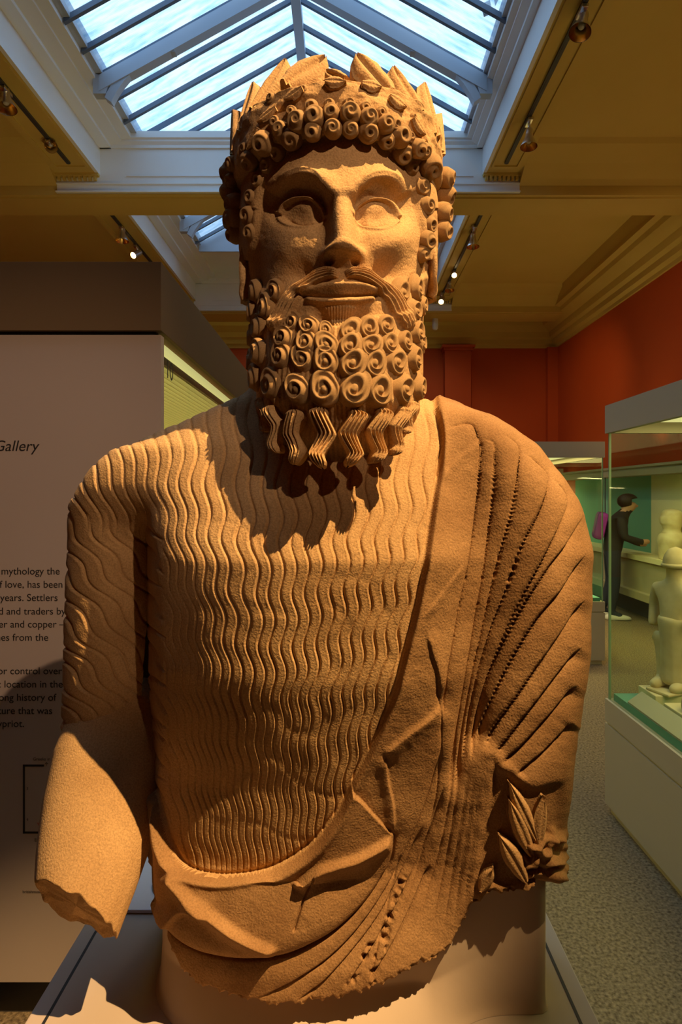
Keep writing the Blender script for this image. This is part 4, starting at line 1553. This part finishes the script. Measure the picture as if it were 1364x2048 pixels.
# ------------------------------------------------------------------ wall case along the right wall and the back wall
wall_beige = material('wall_case_paint', (0.42, 0.37, 0.24), 0.6, spec=0.2)
wc = empty('display_case', (3.84, 6.5, 0), 'long lit wall case with cream back along the red right wall beside the person', 'display case')
bm = bmesh.new(); bx(bm, 3.72, 3.97, 1.0, 10.3, 1.80, 1.90); bx(bm, 3.70, 3.97, 1.0, 10.3, 1.90, 1.93)
mesh('header', bm, wall_beige, wc)
bm = bmesh.new(); bx(bm, 3.955, 3.97, 1.0, 7.75, 0.8, 1.80)
mesh('back_panel', bm, cream, wc)
bm = bmesh.new(); bx(bm, 3.955, 3.97, 7.75, 10.3, 0.8, 1.80)
mesh('back_panel', bm, teal, wc)
bm = bmesh.new(); bx(bm, 3.62, 3.97, 1.0, 10.3, 0.74, 0.80)
mesh('shelf', bm, cream, wc)
bm = bmesh.new(); bx(bm, 3.66, 3.97, 1.0, 10.3, 0.36, 0.74)
mesh('cabinet', bm, wall_beige, wc)
bm = bmesh.new(); bx(bm, 3.58, 3.97, 1.0, 10.3, 0.27, 0.36)
mesh('rail', bm, wall_beige, wc)
bm = bmesh.new(); bx(bm, 3.80, 3.97, 1.0, 10.3, 0.0, 0.27)
mesh('toe_kick', bm, dark_metal, wc)
for y in (4.1, 6.30, 8.6):
    bm = bmesh.new(); bx(bm, 3.722, 3.734, y - 0.006, y + 0.006, 0.8, 1.9)
    mesh('mullion', bm, dark_metal, wc)
area('case_lamp', (3.80, 6.0, 1.78), (3.84, 6.0, 0.8), 95, (1.0, 0.80, 0.34), 0.18, 8.0)

bc_ = empty('display_case', (2.9, 10.9, 0), 'lit wall case with cream and teal boards of small finds on the far back wall', 'display case')
bm = bmesh.new(); bx(bm, 1.4, 3.9, 10.72, 11.1, 1.78, 2.02)
mesh('header', bm, wall_beige, bc_)
bm = bmesh.new(); bx(bm, 3.05, 3.62, 11.06, 11.1, 0.8, 1.78)
mesh('back_panel', bm, cream, bc_)
bm = bmesh.new(); bx(bm, 1.4, 3.05, 11.06, 11.1, 0.8, 1.78); bx(bm, 3.62, 3.9, 11.06, 11.1, 0.8, 1.78)
mesh('back_panel', bm, teal, bc_)
bm = bmesh.new(); bx(bm, 1.4, 3.9, 10.66, 11.1, 0.70, 0.80)
mesh('shelf', bm, cream, bc_)
bm = bmesh.new(); bx(bm, 1.4, 3.9, 10.70, 11.1, 0.0, 0.70)
mesh('cabinet', bm, wall_beige, bc_)
for x in (3.02, 3.32):
    bm = bmesh.new(); bx(bm, x - 0.006, x + 0.006, 10.72, 10.73, 0.8, 1.9)
    mesh('mullion', bm, dark_metal, bc_)
area('case_lamp', (2.7, 10.9, 1.76), (2.7, 11.0, 0.8), 40, (1.0, 0.84, 0.42), 2.3, 0.3)
bronze = material('dark_bronze', (0.07, 0.09, 0.06), 0.5, spec=0.4)
k = 0
for row in range(3):
    for i in range(4):
        x = 3.10 + i * 0.125 + 0.02 * (row % 2); z = 1.55 - row * 0.26
        bm = bmesh.new(); tube(bm, (x, 11.055, z - 0.03 - 0.01 * i), (x, 11.055, z + 0.03), 0.008, 0.004, 8)
        bx(bm, x - 0.014, x + 0.014, 11.05, 11.06, z + 0.028, z + 0.036)
        o = mesh('bronze_pin', bm, bronze)
        tag(o, 'small dark bronze pin fixed to the cream board of the far wall case', 'pin', 'bronze pins on the cream board')

lime = noisy(material('pale_limestone', (0.62, 0.52, 0.30), 0.85, spec=0.1), 12, (0.54, 0.44, 0.24), (0.68, 0.58, 0.36), 0.4, 60)


def bust(name, x, y, z, s, label, lean=0.0):
    prof = [(0.0, 0), (0.12, 0), (0.135, 0.03), (0.14, 0.12), (0.15, 0.20), (0.135, 0.25), (0.10, 0.28), (0.088, 0.31), (0.10, 0.35), (0.112, 0.40), (0.110, 0.46), (0.08, 0.51), (0.0, 0.53)]
    p = spline(prof, 5)
    bm = bmesh.new(); lathe(bm, [(max(a, 0.001) * s, b * s) for a, b in p], 28)
    for v in bm.verts:
        f = v.co.z / s
        v.co.x *= 0.85 if f < 0.28 else 0.92
        v.co.y *= 1.1 if f < 0.28 else 1.0
        if 0.36 < f < 0.44 and v.co.x < -0.05 * s: v.co.x *= 1.10
        v.co += Vector((x, y, z))
    return tag(mesh(name, bm, lime, smooth=True), label, 'sculpture')


bust('stone_bust', 3.80, 6.98, 0.80, 1.12, 'tall weathered stone bust in the wall case straight behind the person')
bust('stone_bust', 3.82, 6.60, 0.80, 0.74, 'smaller weathered stone bust in the wall case right of the person')
bm = bmesh.new(); bx(bm, 3.76, 3.90, 6.05, 6.27, 0.80, 1.22)
tag(mesh('stone_slab', bm, lime, bevel=0.012), 'yellowish squared stone slab standing in the wall case beside the smaller bust', 'stone')
for k, (y0, y1, h_, lab) in enumerate(((5.55, 6.02, 0.14, 'teal display block with a slanted label card in the wall case, right of the person'),
                                     (4.75, 5.40, 0.20, 'taller teal display block in the wall case above the statuette head'))):
    bm = bmesh.new(); prism(bm, [(3.66, 0.80), (3.90, 0.80), (3.90, 0.80 + h_), (3.76, 0.80 + h_), (3.66, 0.80 + h_ * 0.35)], 'y', y0, y1)
    r = empty('display_block', (3.78, (y0 + y1) / 2, 0.8), lab, 'display block')
    mesh('block', bm, teal, r)
    bm = bmesh.new()
    sy0, sy1 = y0 + 0.06, y0 + 0.22
    prism(bm, [(3.672, 0.80 + h_ * 0.45), (3.752, 0.80 + h_ * 0.97), (3.750, 0.80 + h_ * 0.99), (3.670, 0.80 + h_ * 0.47)], 'y', sy0, sy1)
    mesh('label_card', bm, cream, r)
bm = bmesh.new(); lathe(bm, [(0.001, 0), (0.06, 0), (0.09, 0.05), (0.06, 0.10), (0.001, 0.115)], 20)
for v in bm.verts: v.co += Vector((3.84, 5.05, 1.0))
tag(mesh('stone_fragment', bm, lime, smooth=True), 'rounded stone fragment on the taller teal block in the wall case', 'stone')

# things inside the nearer case: label panels, blocks and the statuette
bm = bmesh.new(); prism(bm, [(1.31, 0.586), (1.375, 0.586), (1.375, 0.640), (1.31, 0.594)], 'y', 1.0, 2.78)
tag(mesh('label_panel', bm, label_grey), 'long sloping grey-green label panel along the glass of the near case', 'label panel')
for (x0, x1, y0, y1, z1, lab) in ((1.405, 1.85, 2.715, 2.875, 0.640, 'cream plinth block carrying the standing statuette in the near case'),
                                  (1.395, 1.80, 2.20, 2.63, 0.640, 'nearer cream plinth block at the frame edge in the near case')):
    bm = bmesh.new(); bx(bm, x0, x1, y0, y1, 0.5855, z1)
    tag(mesh('plinth_block', bm, block, bevel=0.004), lab, 'plinth')
bm = bmesh.new()
lathe(bm, spline([(0.001, 0.0), (0.05, 0.0), (0.062, 0.03), (0.05, 0.07), (0.02, 0.085), (0.001, 0.088)], 5), 20)
for v in bm.verts: v.co += Vector((1.47, 2.5, 0.64))
tag(mesh('stone_piece', bm, lime, smooth=True), 'small rounded stone piece on the nearer cream block', 'stone')


def skin_mesh(name, verts, edges, radii, mat, parent=None, root=0, sub=2, origin=(0, 0, 0), mirror=False):
    me = bpy.data.meshes.new(name)
    me.from_pydata(verts, edges, [])
    o = bpy.data.objects.new(name, me)
    COL.objects.link(o)
    m = o.modifiers.new('skin', 'SKIN'); m.use_smooth_shade = True; m.branch_smoothing = 0.6
    me.skin_vertices[0].data.foreach_set('radius', np.array(radii, np.float32).repeat(2)) if False else None
    for i, r in enumerate(radii):
        me.skin_vertices[0].data[i].radius = (r, r) if not isinstance(r, tuple) else r
        me.skin_vertices[0].data[i].use_root = (i == root)
    s = o.modifiers.new('sub', 'SUBSURF'); s.levels = sub; s.render_levels = sub
    dg = bpy.context.evaluated_depsgraph_get()
    ev = o.evaluated_get(dg)
    m2 = bpy.data.meshes.new_from_object(ev)
    m2.name = name
    bpy.data.objects.remove(o)
    for p in m2.polygons: p.use_smooth = True
    return m2


# statuette: a standing figure in a cap and long robe, its right side towards the aisle
st = empty('statuette', (1.535, 2.785, 0.64), 'pale limestone statuette of a standing man in a cap inside the near glass case', 'statue')
sv = [(0, 0, 0.30), (0, 0, 0.40), (0, 0, 0.47), (0, 0, 0.515), (0, 0, 0.555), (0, 0, 0.60),
      (-0.055, 0.01, 0.18), (-0.06, 0.0, 0.03), (-0.045, -0.10, 0.014), (0.05, 0.01, 0.18), (0.05, 0.01, 0.03), (0.045, -0.085, 0.014),
      (-0.10, 0.0, 0.465), (-0.125, 0.01, 0.37), (-0.115, -0.015, 0.27), (0.10, 0.0, 0.465), (0.12, 0.01, 0.37), (0.09, -0.05, 0.31)]
se = [(0, 1), (1, 2), (2, 3), (3, 4), (4, 5), (0, 6), (6, 7), (7, 8), (0, 9), (9, 10), (10, 11), (2, 12), (12, 13), (13, 14), (2, 15), (15, 16), (16, 17)]
sr = [(0.085, 0.06), (0.075, 0.055), (0.08, 0.055), 0.034, 0.046, 0.036, 0.055, 0.036, 0.022, 0.05, 0.036, 0.022, 0.036, 0.028, 0.022, 0.036, 0.028, 0.022]
m2 = skin_mesh('body', sv, se, sr, lime)
m2.materials.clear(); m2.materials.append(lime)
o = bpy.data.objects.new('body', m2); COL.objects.link(o)
place(o, st, Matrix.Translation((1.535, 2.785, 0.65)) @ Matrix.Rotation(math.radians(-70), 4, 'Z'))
bm = bmesh.new(); lathe(bm, spline([(0.052, -0.02), (0.055, 0.0), (0.05, 0.03), (0.03, 0.062), (0.001, 0.075)], 5), 24)
lathe(bm, [(0.050, -0.022), (0.062, -0.014), (0.060, -0.004), (0.050, 0.0)], 24)
o = mesh('cap', bm, lime, None, smooth=True)
place(o, st, Matrix.Translation((1.535, 2.785, 1.235)))
bm = bmesh.new(); lathe(bm, spline([(0.001, 0.33), (0.076, 0.33), (0.073, 0.25), (0.068, 0.12), (0.068, 0.03), (0.001, 0.03)], 5), 36)
for v in bm.verts:
    a = math.atan2(v.co.y, v.co.x)
    rr = 1 + 0.035 * math.cos(a * 11) * (1 - v.co.z / 0.4)
    v.co.x *= rr * 1.05; v.co.y *= rr * 0.8
o = mesh('robe', bm, lime, None, smooth=True)
place(o, st, Matrix.Translation((1.535, 2.785, 0.65)) @ Matrix.Rotation(math.radians(-70), 4, 'Z'))
bm = bmesh.new(); bx(bm, -0.065, 0.065, -0.115, 0.08, 0, 0.014)
o = mesh('foot_slab', bm, lime, None, bevel=0.008)
place(o, st, Matrix.Translation((1.535, 2.785, 0.64)) @ Matrix.Rotation(math.radians(-70), 4, 'Z'))

# ------------------------------------------------------------------ case with the text panel on the left
bronze_paint = material('brown_header_paint', (0.20, 0.125, 0.06), 0.75, spec=0.08)
panel_paint = noisy(material('panel_paint', (0.52, 0.41, 0.33), 0.6, spec=0.25), 3, (0.51, 0.40, 0.32), (0.53, 0.42, 0.34))
PYF = 1.74
lc = empty('display_case', (-1.1, 3.0, 0), 'large brown-topped display case with a printed text panel on the left', 'display case')
LX0, LX1, LY1 = -1.75, -0.530, 4.6
bm = bmesh.new()
bx(bm, LX0, LX1, PYF - 0.012, LY1, 2.024, 2.222)
o = mesh('header', bm, bronze_paint, lc, bevel=0.0015)
bm = bmesh.new(); bx(bm, LX0, LX1 - 0.004, PYF, PYF + 0.03, 0.137, 2.014)
panel = mesh('text_panel', bm, panel_paint, lc)
bm = bmesh.new(); bx(bm, LX0 + 0.02, LX1 - 0.02, PYF + 0.004, PYF + 0.03, 2.014, 2.024)
mesh('shadow_gap', bm, dark_line, lc)
bm = bmesh.new(); bx(bm, LX0 + 0.05, LX1 - 0.05, PYF + 0.06, LY1 - 0.05, 0, 0.137)
mesh('toe_kick', bm, dark_metal, lc)
bm = bmesh.new(); bx(bm, LX0, LX1 - 0.006, PYF + 0.03, LY1, 0.137, 0.80)
mesh('base', bm, panel_paint, lc)
bm = bmesh.new(); bx(bm, LX1 - 0.016, LX1 - 0.008, PYF + 0.03, LY1 - 0.01, 0.80, 2.024)
mesh('glass_pane', bm, glass, lc)
bm = bmesh.new(); bx(bm, LX0, LX0 + 0.03, PYF + 0.03, LY1, 0.8, 2.024); bx(bm, LX0, LX1 - 0.02, LY1 - 0.03, LY1, 0.8, 2.024)
mesh('back_panel', bm, cream, lc)
bm = bmesh.new(); bx(bm, LX0 + 0.04, LX1 - 0.03, PYF + 0.04, LY1 - 0.05, 2.00, 2.015)
mesh('light_panel', bm, diffuser, lc)
louv = material('louvre_metal', (0.80, 0.76, 0.52), 0.5)
bm = bmesh.new()
x = LX1 - 0.06
while x > LX0 + 0.06:
    bx(bm, x - 0.003, x, PYF + 0.06, LY1 - 0.06, 1.968, 1.984)
    x -= 0.026
lv = mesh('louvre', bm, louv, lc)
bm = bmesh.new()
bx(bm, LX1 - 0.052, LX1 - 0.045, PYF + 0.05, LY1 - 0.05, 1.965, 1.99)
mesh('louvre_frame', bm, dark_metal, lc)
area('case_lamp', (-1.1, 3.1, 1.94), (-1.1, 3.1, 0), 14, (1.0, 0.88, 0.30), 1.0, 2.6)

ink = material('dark_ink', (0.018, 0.014, 0.012), 0.7)
ink_faint = material('grey_ink', (0.10, 0.08, 0.07), 0.7)
ink_red = material('red_ink', (0.45, 0.02, 0.02), 0.7)


def text_obj(name, body, u, v, px, parent, y=PYF, align='RIGHT', shear=0.0, mat=None, M=None, sx=1.0, bold=0.0):
    c = bpy.data.curves.new(name, 'FONT')
    c.body = body
    c.align_x = align
    c.size = px / FPX * y / 0.70                          # cap height of the built-in face is about 0.7 of its size
    c.shear = shear
    c.extrude = 0.0003
    c.offset = bold
    o = bpy.data.objects.new(name, c)
    COL.objects.link(o)
    o.rotation_euler = (math.pi / 2, 0, 0)
    o.location = at(u, v, y - 0.0004)
    o.scale = (sx, 1, 1)
    if M is not None: o.matrix_world = M
    bpy.context.view_layer.update()
    me = bpy.data.meshes.new_from_object(o.evaluated_get(bpy.context.evaluated_depsgraph_get()))
    mw = o.matrix_world.copy()
    bpy.data.objects.remove(o)
    me.name = name
    me.transform(mw)
    return link(name, me, mat or ink, parent)


text_obj('title_lettering', 'Gallery', 76, 902, 21.5, lc, shear=0.22)
for s, u, v in (('k mythology the', 120, 1149), ('of love, has been', 126, 1175.5), ('years. Settlers', 116, 1202), ('nd and traders by', 131.5, 1229), ('ber and copper \u2013', 129, 1255),
                ('nes from the', 97, 1281.5), ('for control over', 124, 1348.5), ('gic location in the', 126, 1375), ('long history of', 112, 1401.5), ('culture that was', 105, 1428), ('Cypriot.', 49, 1454)):
    text_obj('paragraph_line', s, u, v, 14.2, lc)
text_obj('plan_caption', 'Greeks in Italy', 118, 1521, 6.2, lc, mat=ink_faint)
text_obj('plan_number', '3', 57, 1580, 6, lc, mat=ink_faint)
text_obj('plan_number', '4', 57, 1642, 6, lc, mat=ink_faint)
text_obj('plan_caption', 'En', 78, 1683, 6.5, lc, mat=ink_faint)
text_obj('web_address', 'britishmuseum', 92, 1786, 5.5, lc, mat=ink_faint)
text_obj('plan_mark', 'You', 88, 1651, 6.0, lc, mat=ink_red)
text_obj('plan_arrow', '\u2191', 97, 1532, 7, lc, mat=ink)
bm = bmesh.new()


def rect_px(u0, v0, u1, v1):
    a = at(u0, v1, PYF); b = at(u1, v0, PYF)
    bx(bm, a.x, b.x, PYF - 0.0008, PYF + 0.001, a.z, b.z)


rect_px(46, 1529, 50, 1667); rect_px(46, 1529, 88, 1533); rect_px(103, 1530, 190, 1534); rect_px(46, 1663, 190, 1667); rect_px(186, 1534, 190, 1663)
mesh('floor_plan', bm, ink, lc)
# number on the glass of the case
xg = LX1 - 0.0075
Mn = Matrix.Translation((xg, 1.80, 1.905)) @ Matrix(((0, 0, 1, 0), (1, 0, 0, 0), (0, 1, 0, 0), (0, 0, 0, 1)))
text_obj('case_number', '10', 0, 0, 37, lc, y=1.75, align='LEFT', M=Mn)


# ------------------------------------------------------------------ track rails and spot lamps
def rail(x, y0, y1, label):
    bm = bmesh.new()
    bx(bm, x - 0.018, x + 0.018, y0, y1, CEIL - 0.020, CEIL)
    bx(bm, x - 0.006, x + 0.006, y0, y1, CEIL - 0.022, CEIL - 0.019)
    return tag(mesh('track_rail', bm, dark_metal), label, 'lamp rail')


rail(1.60, -1.0, 5.95, 'thin dark lighting rail on the ceiling strip right of the near skylight')
rail(-2.74, -1.0, 5.95, 'thin dark lighting rail on the ceiling strip left of the near skylight')
rail(1.60, 6.75, 9.9, 'thin dark lighting rail beside the far skylight, right side')
rail(-2.74, 6.75, 9.9, 'thin dark lighting rail beside the far skylight, left side')


def bell_lamp(u, v, y, x, size, aim, label, lit=False):
    """track spot: clip, stem, yoke, bell reflector, bulb; hangs from the rail at distance y"""
    p = Vector((x, y, 1.55 + (990 - v) / FPX * y))
    root = empty('spot_lamp', (x, y, CEIL - 0.02), label, 'spot lamp')
    bm = bmesh.new(); bx(bm, x - 0.022, x + 0.022, y - 0.06, y + 0.06, CEIL - 0.05, CEIL - 0.0245)
    mesh('rail_clip', bm, chrome, root, bevel=0.004)
    d = Vector(aim).normalized()
    top = p - d * size * 0.75
    bm = bmesh.new(); tube(bm, (x, y, CEIL - 0.05), top, 0.012, n=12)
    mesh('stem', bm, chrome, root, smooth=True)
    q = d.to_track_quat('Z', 'Y')
    M = Matrix.Translation(p) @ q.to_matrix().to_4x4() @ Matrix.Diagonal((size, size, size, 1))
    prof_o = spline([(0.10, -0.80), (0.22, -0.78), (0.25, -0.55), (0.27, -0.30), (0.36, 0.0), (0.56, 0.40), (0.64, 0.62)], 5) if not lit else \
        np.array([(0.05, -0.75), (0.34, -0.75), (0.36, -0.70), (0.36, 0.55), (0.38, 0.60)])
    prof_i = spline([(0.62, 0.61), (0.53, 0.40), (0.33, 0.0), (0.20, -0.25), (0.02, -0.3)], 5) if not lit else np.array([(0.37, 0.60), (0.32, 0.3), (0.02, 0.25)])
    bm = bmesh.new(); lathe(bm, prof_o, 28)
    o = mesh('lamp_shade', bm, chrome, None, smooth=True); place(o, root, M)
    bm = bmesh.new(); lathe(bm, prof_i, 28)
    o = mesh('reflector', bm, gold_in, None, smooth=True); place(o, root, M)
    bm = bmesh.new()
    if lit:
        lathe(bm, [(0.001, 0.40), (0.30, 0.42), (0.33, 0.46), (0.30, 0.50), (0.001, 0.56)], 24)
    else:
        lathe(bm, spline([(0.02, -0.28), (0.16, -0.1), (0.22, 0.1), (0.15, 0.28), (0.001, 0.34)], 4), 20)
    o = mesh('bulb', bm, bulb_on if lit else bulb_off, None, smooth=True); place(o, root, M)
    if lit:
        spot('spot_beam', p + d * size * 0.8, p + d * 3, 60, (1.0, 0.66, 0.3), 70, 0.6, 0.03)
    return root


bell_lamp(1165, 48, 4.05, 1.60, 0.115, (-0.25, -0.15, -0.9), 'silver bell-shaped spot lamp at the top right corner, nearest on the right rail')
bell_lamp(1058, 278, 5.25, 1.61, 0.115, (-0.05, -0.05, -1), 'silver bell-shaped spot lamp hanging at the lower end of the near right rail')
bell_lamp(950, 447, 7.35, 1.59, 0.085, (0.25, 0.2, 0.6), 'small silver spot lamp turned upward at the start of the far right rail')
bell_lamp(946, 482, 7.50, 1.60, 0.125, (0, -0.05, -1), 'silver bell spot lamp hanging below the upturned one on the far right rail')
bell_lamp(908, 549, 8.80, 1.60, 0.100, (-0.1, -0.8, -0.5), 'lit spot lamp midway along the far right rail', True)
bell_lamp(899, 573, 9.25, 1.61, 0.115, (0.0, -0.2, -1), 'unlit silver spot lamp between the two lit ones on the far right rail')
bell_lamp(883, 600, 9.75, 1.57, 0.115, (-0.2, -0.6, -0.6), 'lit spot lamp at the far end of the far right rail', True)
bell_lamp(12, 200, 4.85, -2.74, 0.125, (0.1, -0.1, -1), 'silver bell spot lamp at the left edge of the ceiling')
bell_lamp(101, 289, 5.58, -2.74, 0.090, (0.35, -0.5, -0.6), 'small silver spot lamp further along the near left rail')
bell_lamp(244, 470, 7.35, -2.73, 0.125, (0.0, -0.05, -1), 'silver bell spot lamp at the start of the far left rail')
bell_lamp(272, 508, 7.90, -2.75, 0.110, (-0.35, -0.75, -0.6), 'lit spot lamp on the far left rail above the brown header', True)

# camera housing and projectors at the skylight
def camera_box(u, v, y, s, label, aim=(-0.4, -0.6, -0.7)):
    p = at(u, v, y)
    root = empty('security_camera', p, label, 'camera')
    q = Vector(aim).normalized().to_track_quat('Z', 'Y')
    M = Matrix.Translation(p) @ q.to_matrix().to_4x4() @ Matrix.Diagonal((s, s, s, 1))
    bm = bmesh.new(); bx(bm, -0.5, 0.5, -0.6, 0.6, -1.2, 0.3)
    o = mesh('housing', bm, chrome, None, bevel=0.08); place(o, root, M)
    bm = bmesh.new(); lathe(bm, [(0.42, 0.3), (0.46, 0.5), (0.36, 0.55), (0.30, 0.42), (0.02, 0.40)], 28)
    o = mesh('lens_ring', bm, dark_metal, None, smooth=True); place(o, root, M)
    bm = bmesh.new(); lathe(bm, [(0.22, 0.41), (0.16, 0.48), (0.01, 0.52)], 24)
    o = mesh('lens', bm, chrome, None, smooth=True); place(o, root, M)
    bm = bmesh.new(); tube(bm, p + Vector((0.04, 0.05, 0.02)), p + Vector((0.16, 0.16, 0.30)), 0.016, n=10)
    mesh('bracket', bm, dark_metal, root)
    return root


camera_box(975, 16, 4.75, 0.075, 'grey security camera on the frame at the top right of the skylight')
camera_box(384, 445, 9.0, 0.11, 'dark security camera at the left corner of the far skylight', (0.5, -0.5, -0.6))
camera_box(425, 500, 9.9, 0.07, 'small camera on the end wall of the far light well', (0.2, -0.8, -0.5))
# smoke detector under the end beam
p = at(867, 640, 10.7)
bm = bmesh.new(); lathe(bm, [(0.05, 0.10), (0.055, 0.0), (0.05, -0.07), (0.03, -0.09), (0.001, -0.09)], 20)
for v in bm.verts: v.co += Vector((p.x, 10.5, 4.53))
tag(mesh('ceiling_sensor', bm, white_paint, smooth=True), 'small white cylindrical sensor under the end beam', 'sensor')

# general light of the gallery: lamps on the rails wash the floor and walls
for (x, y, tx, ty, tz, e) in ((1.60, 5.0, 2.2, 5.0, 0, 110), (1.6, 7.2, 2.8, 7.4, 0, 140), (1.60, 3.4, 3.9, 6.5, 2.6, 240), (1.60, 7.6, 3.9, 10.2, 2.4, 150), (1.6, 8.4, 1.6, 11.3, 2.2, 90), (-2.74, 5.0, -5.6, 6.5, 2.4, 200), (-2.74, 8.2, -1.5, 11.2, 2.2, 120),
                              (1.60, 1.4, 3.9, 2.8, 2.2, 160), (-2.74, -0.5, -5.5, -1.0, 2.0, 100)):
    spot('rail_beam', (x, y, CEIL - 0.25), (tx, ty, tz), e * 0.72, (1.0, 0.70, 0.31), 66, 0.9, 0.05)
# added fill spots without fittings, aimed up from the case tops to brighten the ceiling
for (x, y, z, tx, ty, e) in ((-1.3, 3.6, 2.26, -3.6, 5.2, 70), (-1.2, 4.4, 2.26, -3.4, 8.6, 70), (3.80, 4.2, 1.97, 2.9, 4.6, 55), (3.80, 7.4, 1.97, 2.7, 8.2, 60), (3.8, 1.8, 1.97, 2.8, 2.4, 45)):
    spot('ceiling_fill', (x, y, z), (tx, ty, 4.95), e * 0.5, (1.0, 0.72, 0.30), 110, 1.0, 0.05)


# ------------------------------------------------------------------ visitor bending over the wall case
skin_m = material('skin', (0.50, 0.27, 0.16), 0.6)
jacket_m = material('black_jacket', (0.016, 0.015, 0.016), 0.8)
jeans_m = material('dark_jeans', (0.018, 0.024, 0.045), 0.85)
hair_m_ = material('dark_hair', (0.022, 0.013, 0.008), 0.6)
bag_m = material('purple_bag', (0.20, 0.010, 0.24), 0.6)
shoe_m = material('white_shoe', (0.62, 0.60, 0.55), 0.6)
per = empty('person', (3.40, 7.55, 0), 'person in dark jacket, jeans and white trainers with purple bag, head bent over a case', 'person')
# facing +X (to the right), knees straight, head bent
pv = [(0, 0, 0.92), (0.02, 0, 1.08), (0.05, 0, 1.24), (0.09, 0, 1.36), (0.15, 0, 1.42), (0.19, 0, 1.475), (0.20, 0, 1.545),
      (0.0, -0.09, 0.86), (0.02, -0.10, 0.48), (-0.02, -0.10, 0.09), (0.10, -0.11, 0.045),
      (0.0, 0.09, 0.86), (0.0, 0.10, 0.48), (-0.10, 0.10, 0.09), (0.02, 0.11, 0.045),
      (0.08, -0.17, 1.33), (0.10, -0.21, 1.08), (0.30, -0.13, 1.02), (0.38, -0.09, 1.03),
      (0.08, 0.17, 1.33), (0.12, 0.21, 1.08), (0.30, 0.10, 0.98), (0.38, 0.06, 0.98)]
pe = [(0, 1), (1, 2), (2, 3), (3, 4), (4, 5), (5, 6), (0, 7), (7, 8), (8, 9), (9, 10), (0, 11), (11, 12), (12, 13), (13, 14),
      (3, 15), (15, 16), (16, 17), (17, 18), (3, 19), (19, 20), (20, 21), (21, 22)]
pr = [(0.13, 0.15), (0.125, 0.15), (0.13, 0.165), (0.10, 0.14), 0.056, 0.085, 0.075, 0.095, 0.065, 0.05, 0.04, 0.095, 0.065, 0.05, 0.04,
      0.068, 0.055, 0.04, 0.032, 0.068, 0.055, 0.04, 0.032]
m2 = skin_mesh('body', pv, pe, pr, None)
m2.materials.clear()
for m in (jeans_m, jacket_m, skin_m): m2.materials.append(m)
for p in m2.polygons:
    c = p.center
    hand = c.x > 0.31 and c.z < 1.1
    p.material_index = 0 if (c.z < 0.90 and c.x < 0.22) else (2 if (c.z > 1.415 and c.x > 0.09) or hand else 1)
o = bpy.data.objects.new('body', m2); COL.objects.link(o)
PM = Matrix.Translation((3.36, 7.55, 0)) @ Matrix.Rotation(math.radians(-18), 4, 'Z') @ Matrix.Diagonal((1.08, 1.08, 0.955, 1))
place(o, per, PM)


def ell(name, c, r, mat, rot=None, cut=None):
    bm = bmesh.new()
    bmesh.ops.create_uvsphere(bm, u_segments=24, v_segments=16, radius=1)
    for v in bm.verts:
        v.co = Vector((v.co.x * r[0], v.co.y * r[1], v.co.z * r[2]))
        if cut and v.co.x > cut and v.co.z < 0.02: v.co.x = cut
    o = mesh(name, bm, mat, None, smooth=True)
    place(o, per, PM @ Matrix.Translation(c) @ (rot or Matrix()))
    return o


ell('hair', (0.165, 0, 1.545), (0.115, 0.092, 0.10), hair_m_, cut=0.035)
ell('nose', (0.255, 0, 1.48), (0.022, 0.013, 0.020), skin_m)
for sy in (-1, 1):
    bmf = [(0, 0)]
for (cx_, cy_) in ((0.05, -0.105), (-0.03, 0.105)):
    bm = bmesh.new()
    bmesh.ops.create_uvsphere(bm, u_segments=20, v_segments=12, radius=1)
    for v in bm.verts:
        v.co = Vector((v.co.x * 0.145, v.co.y * 0.05, max(v.co.z, -0.35) * (0.075 if v.co.x < 0 else 0.05) + 0.026))
    o = mesh('shoe', bm, shoe_m, None, smooth=True)
    place(o, per, PM @ Matrix.Translation((cx_, cy_, 0.0)))
bm = bmesh.new(); bx(bm, -0.06, 0.06, -0.16, 0.16, -0.18, 0.18)
o = mesh('bag', bm, bag_m, None, bevel=0.05)
place(o, per, PM @ Matrix.Translation((-0.13, 0.0, 1.22)) @ Matrix.Rotation(0.2, 4, 'Y'))
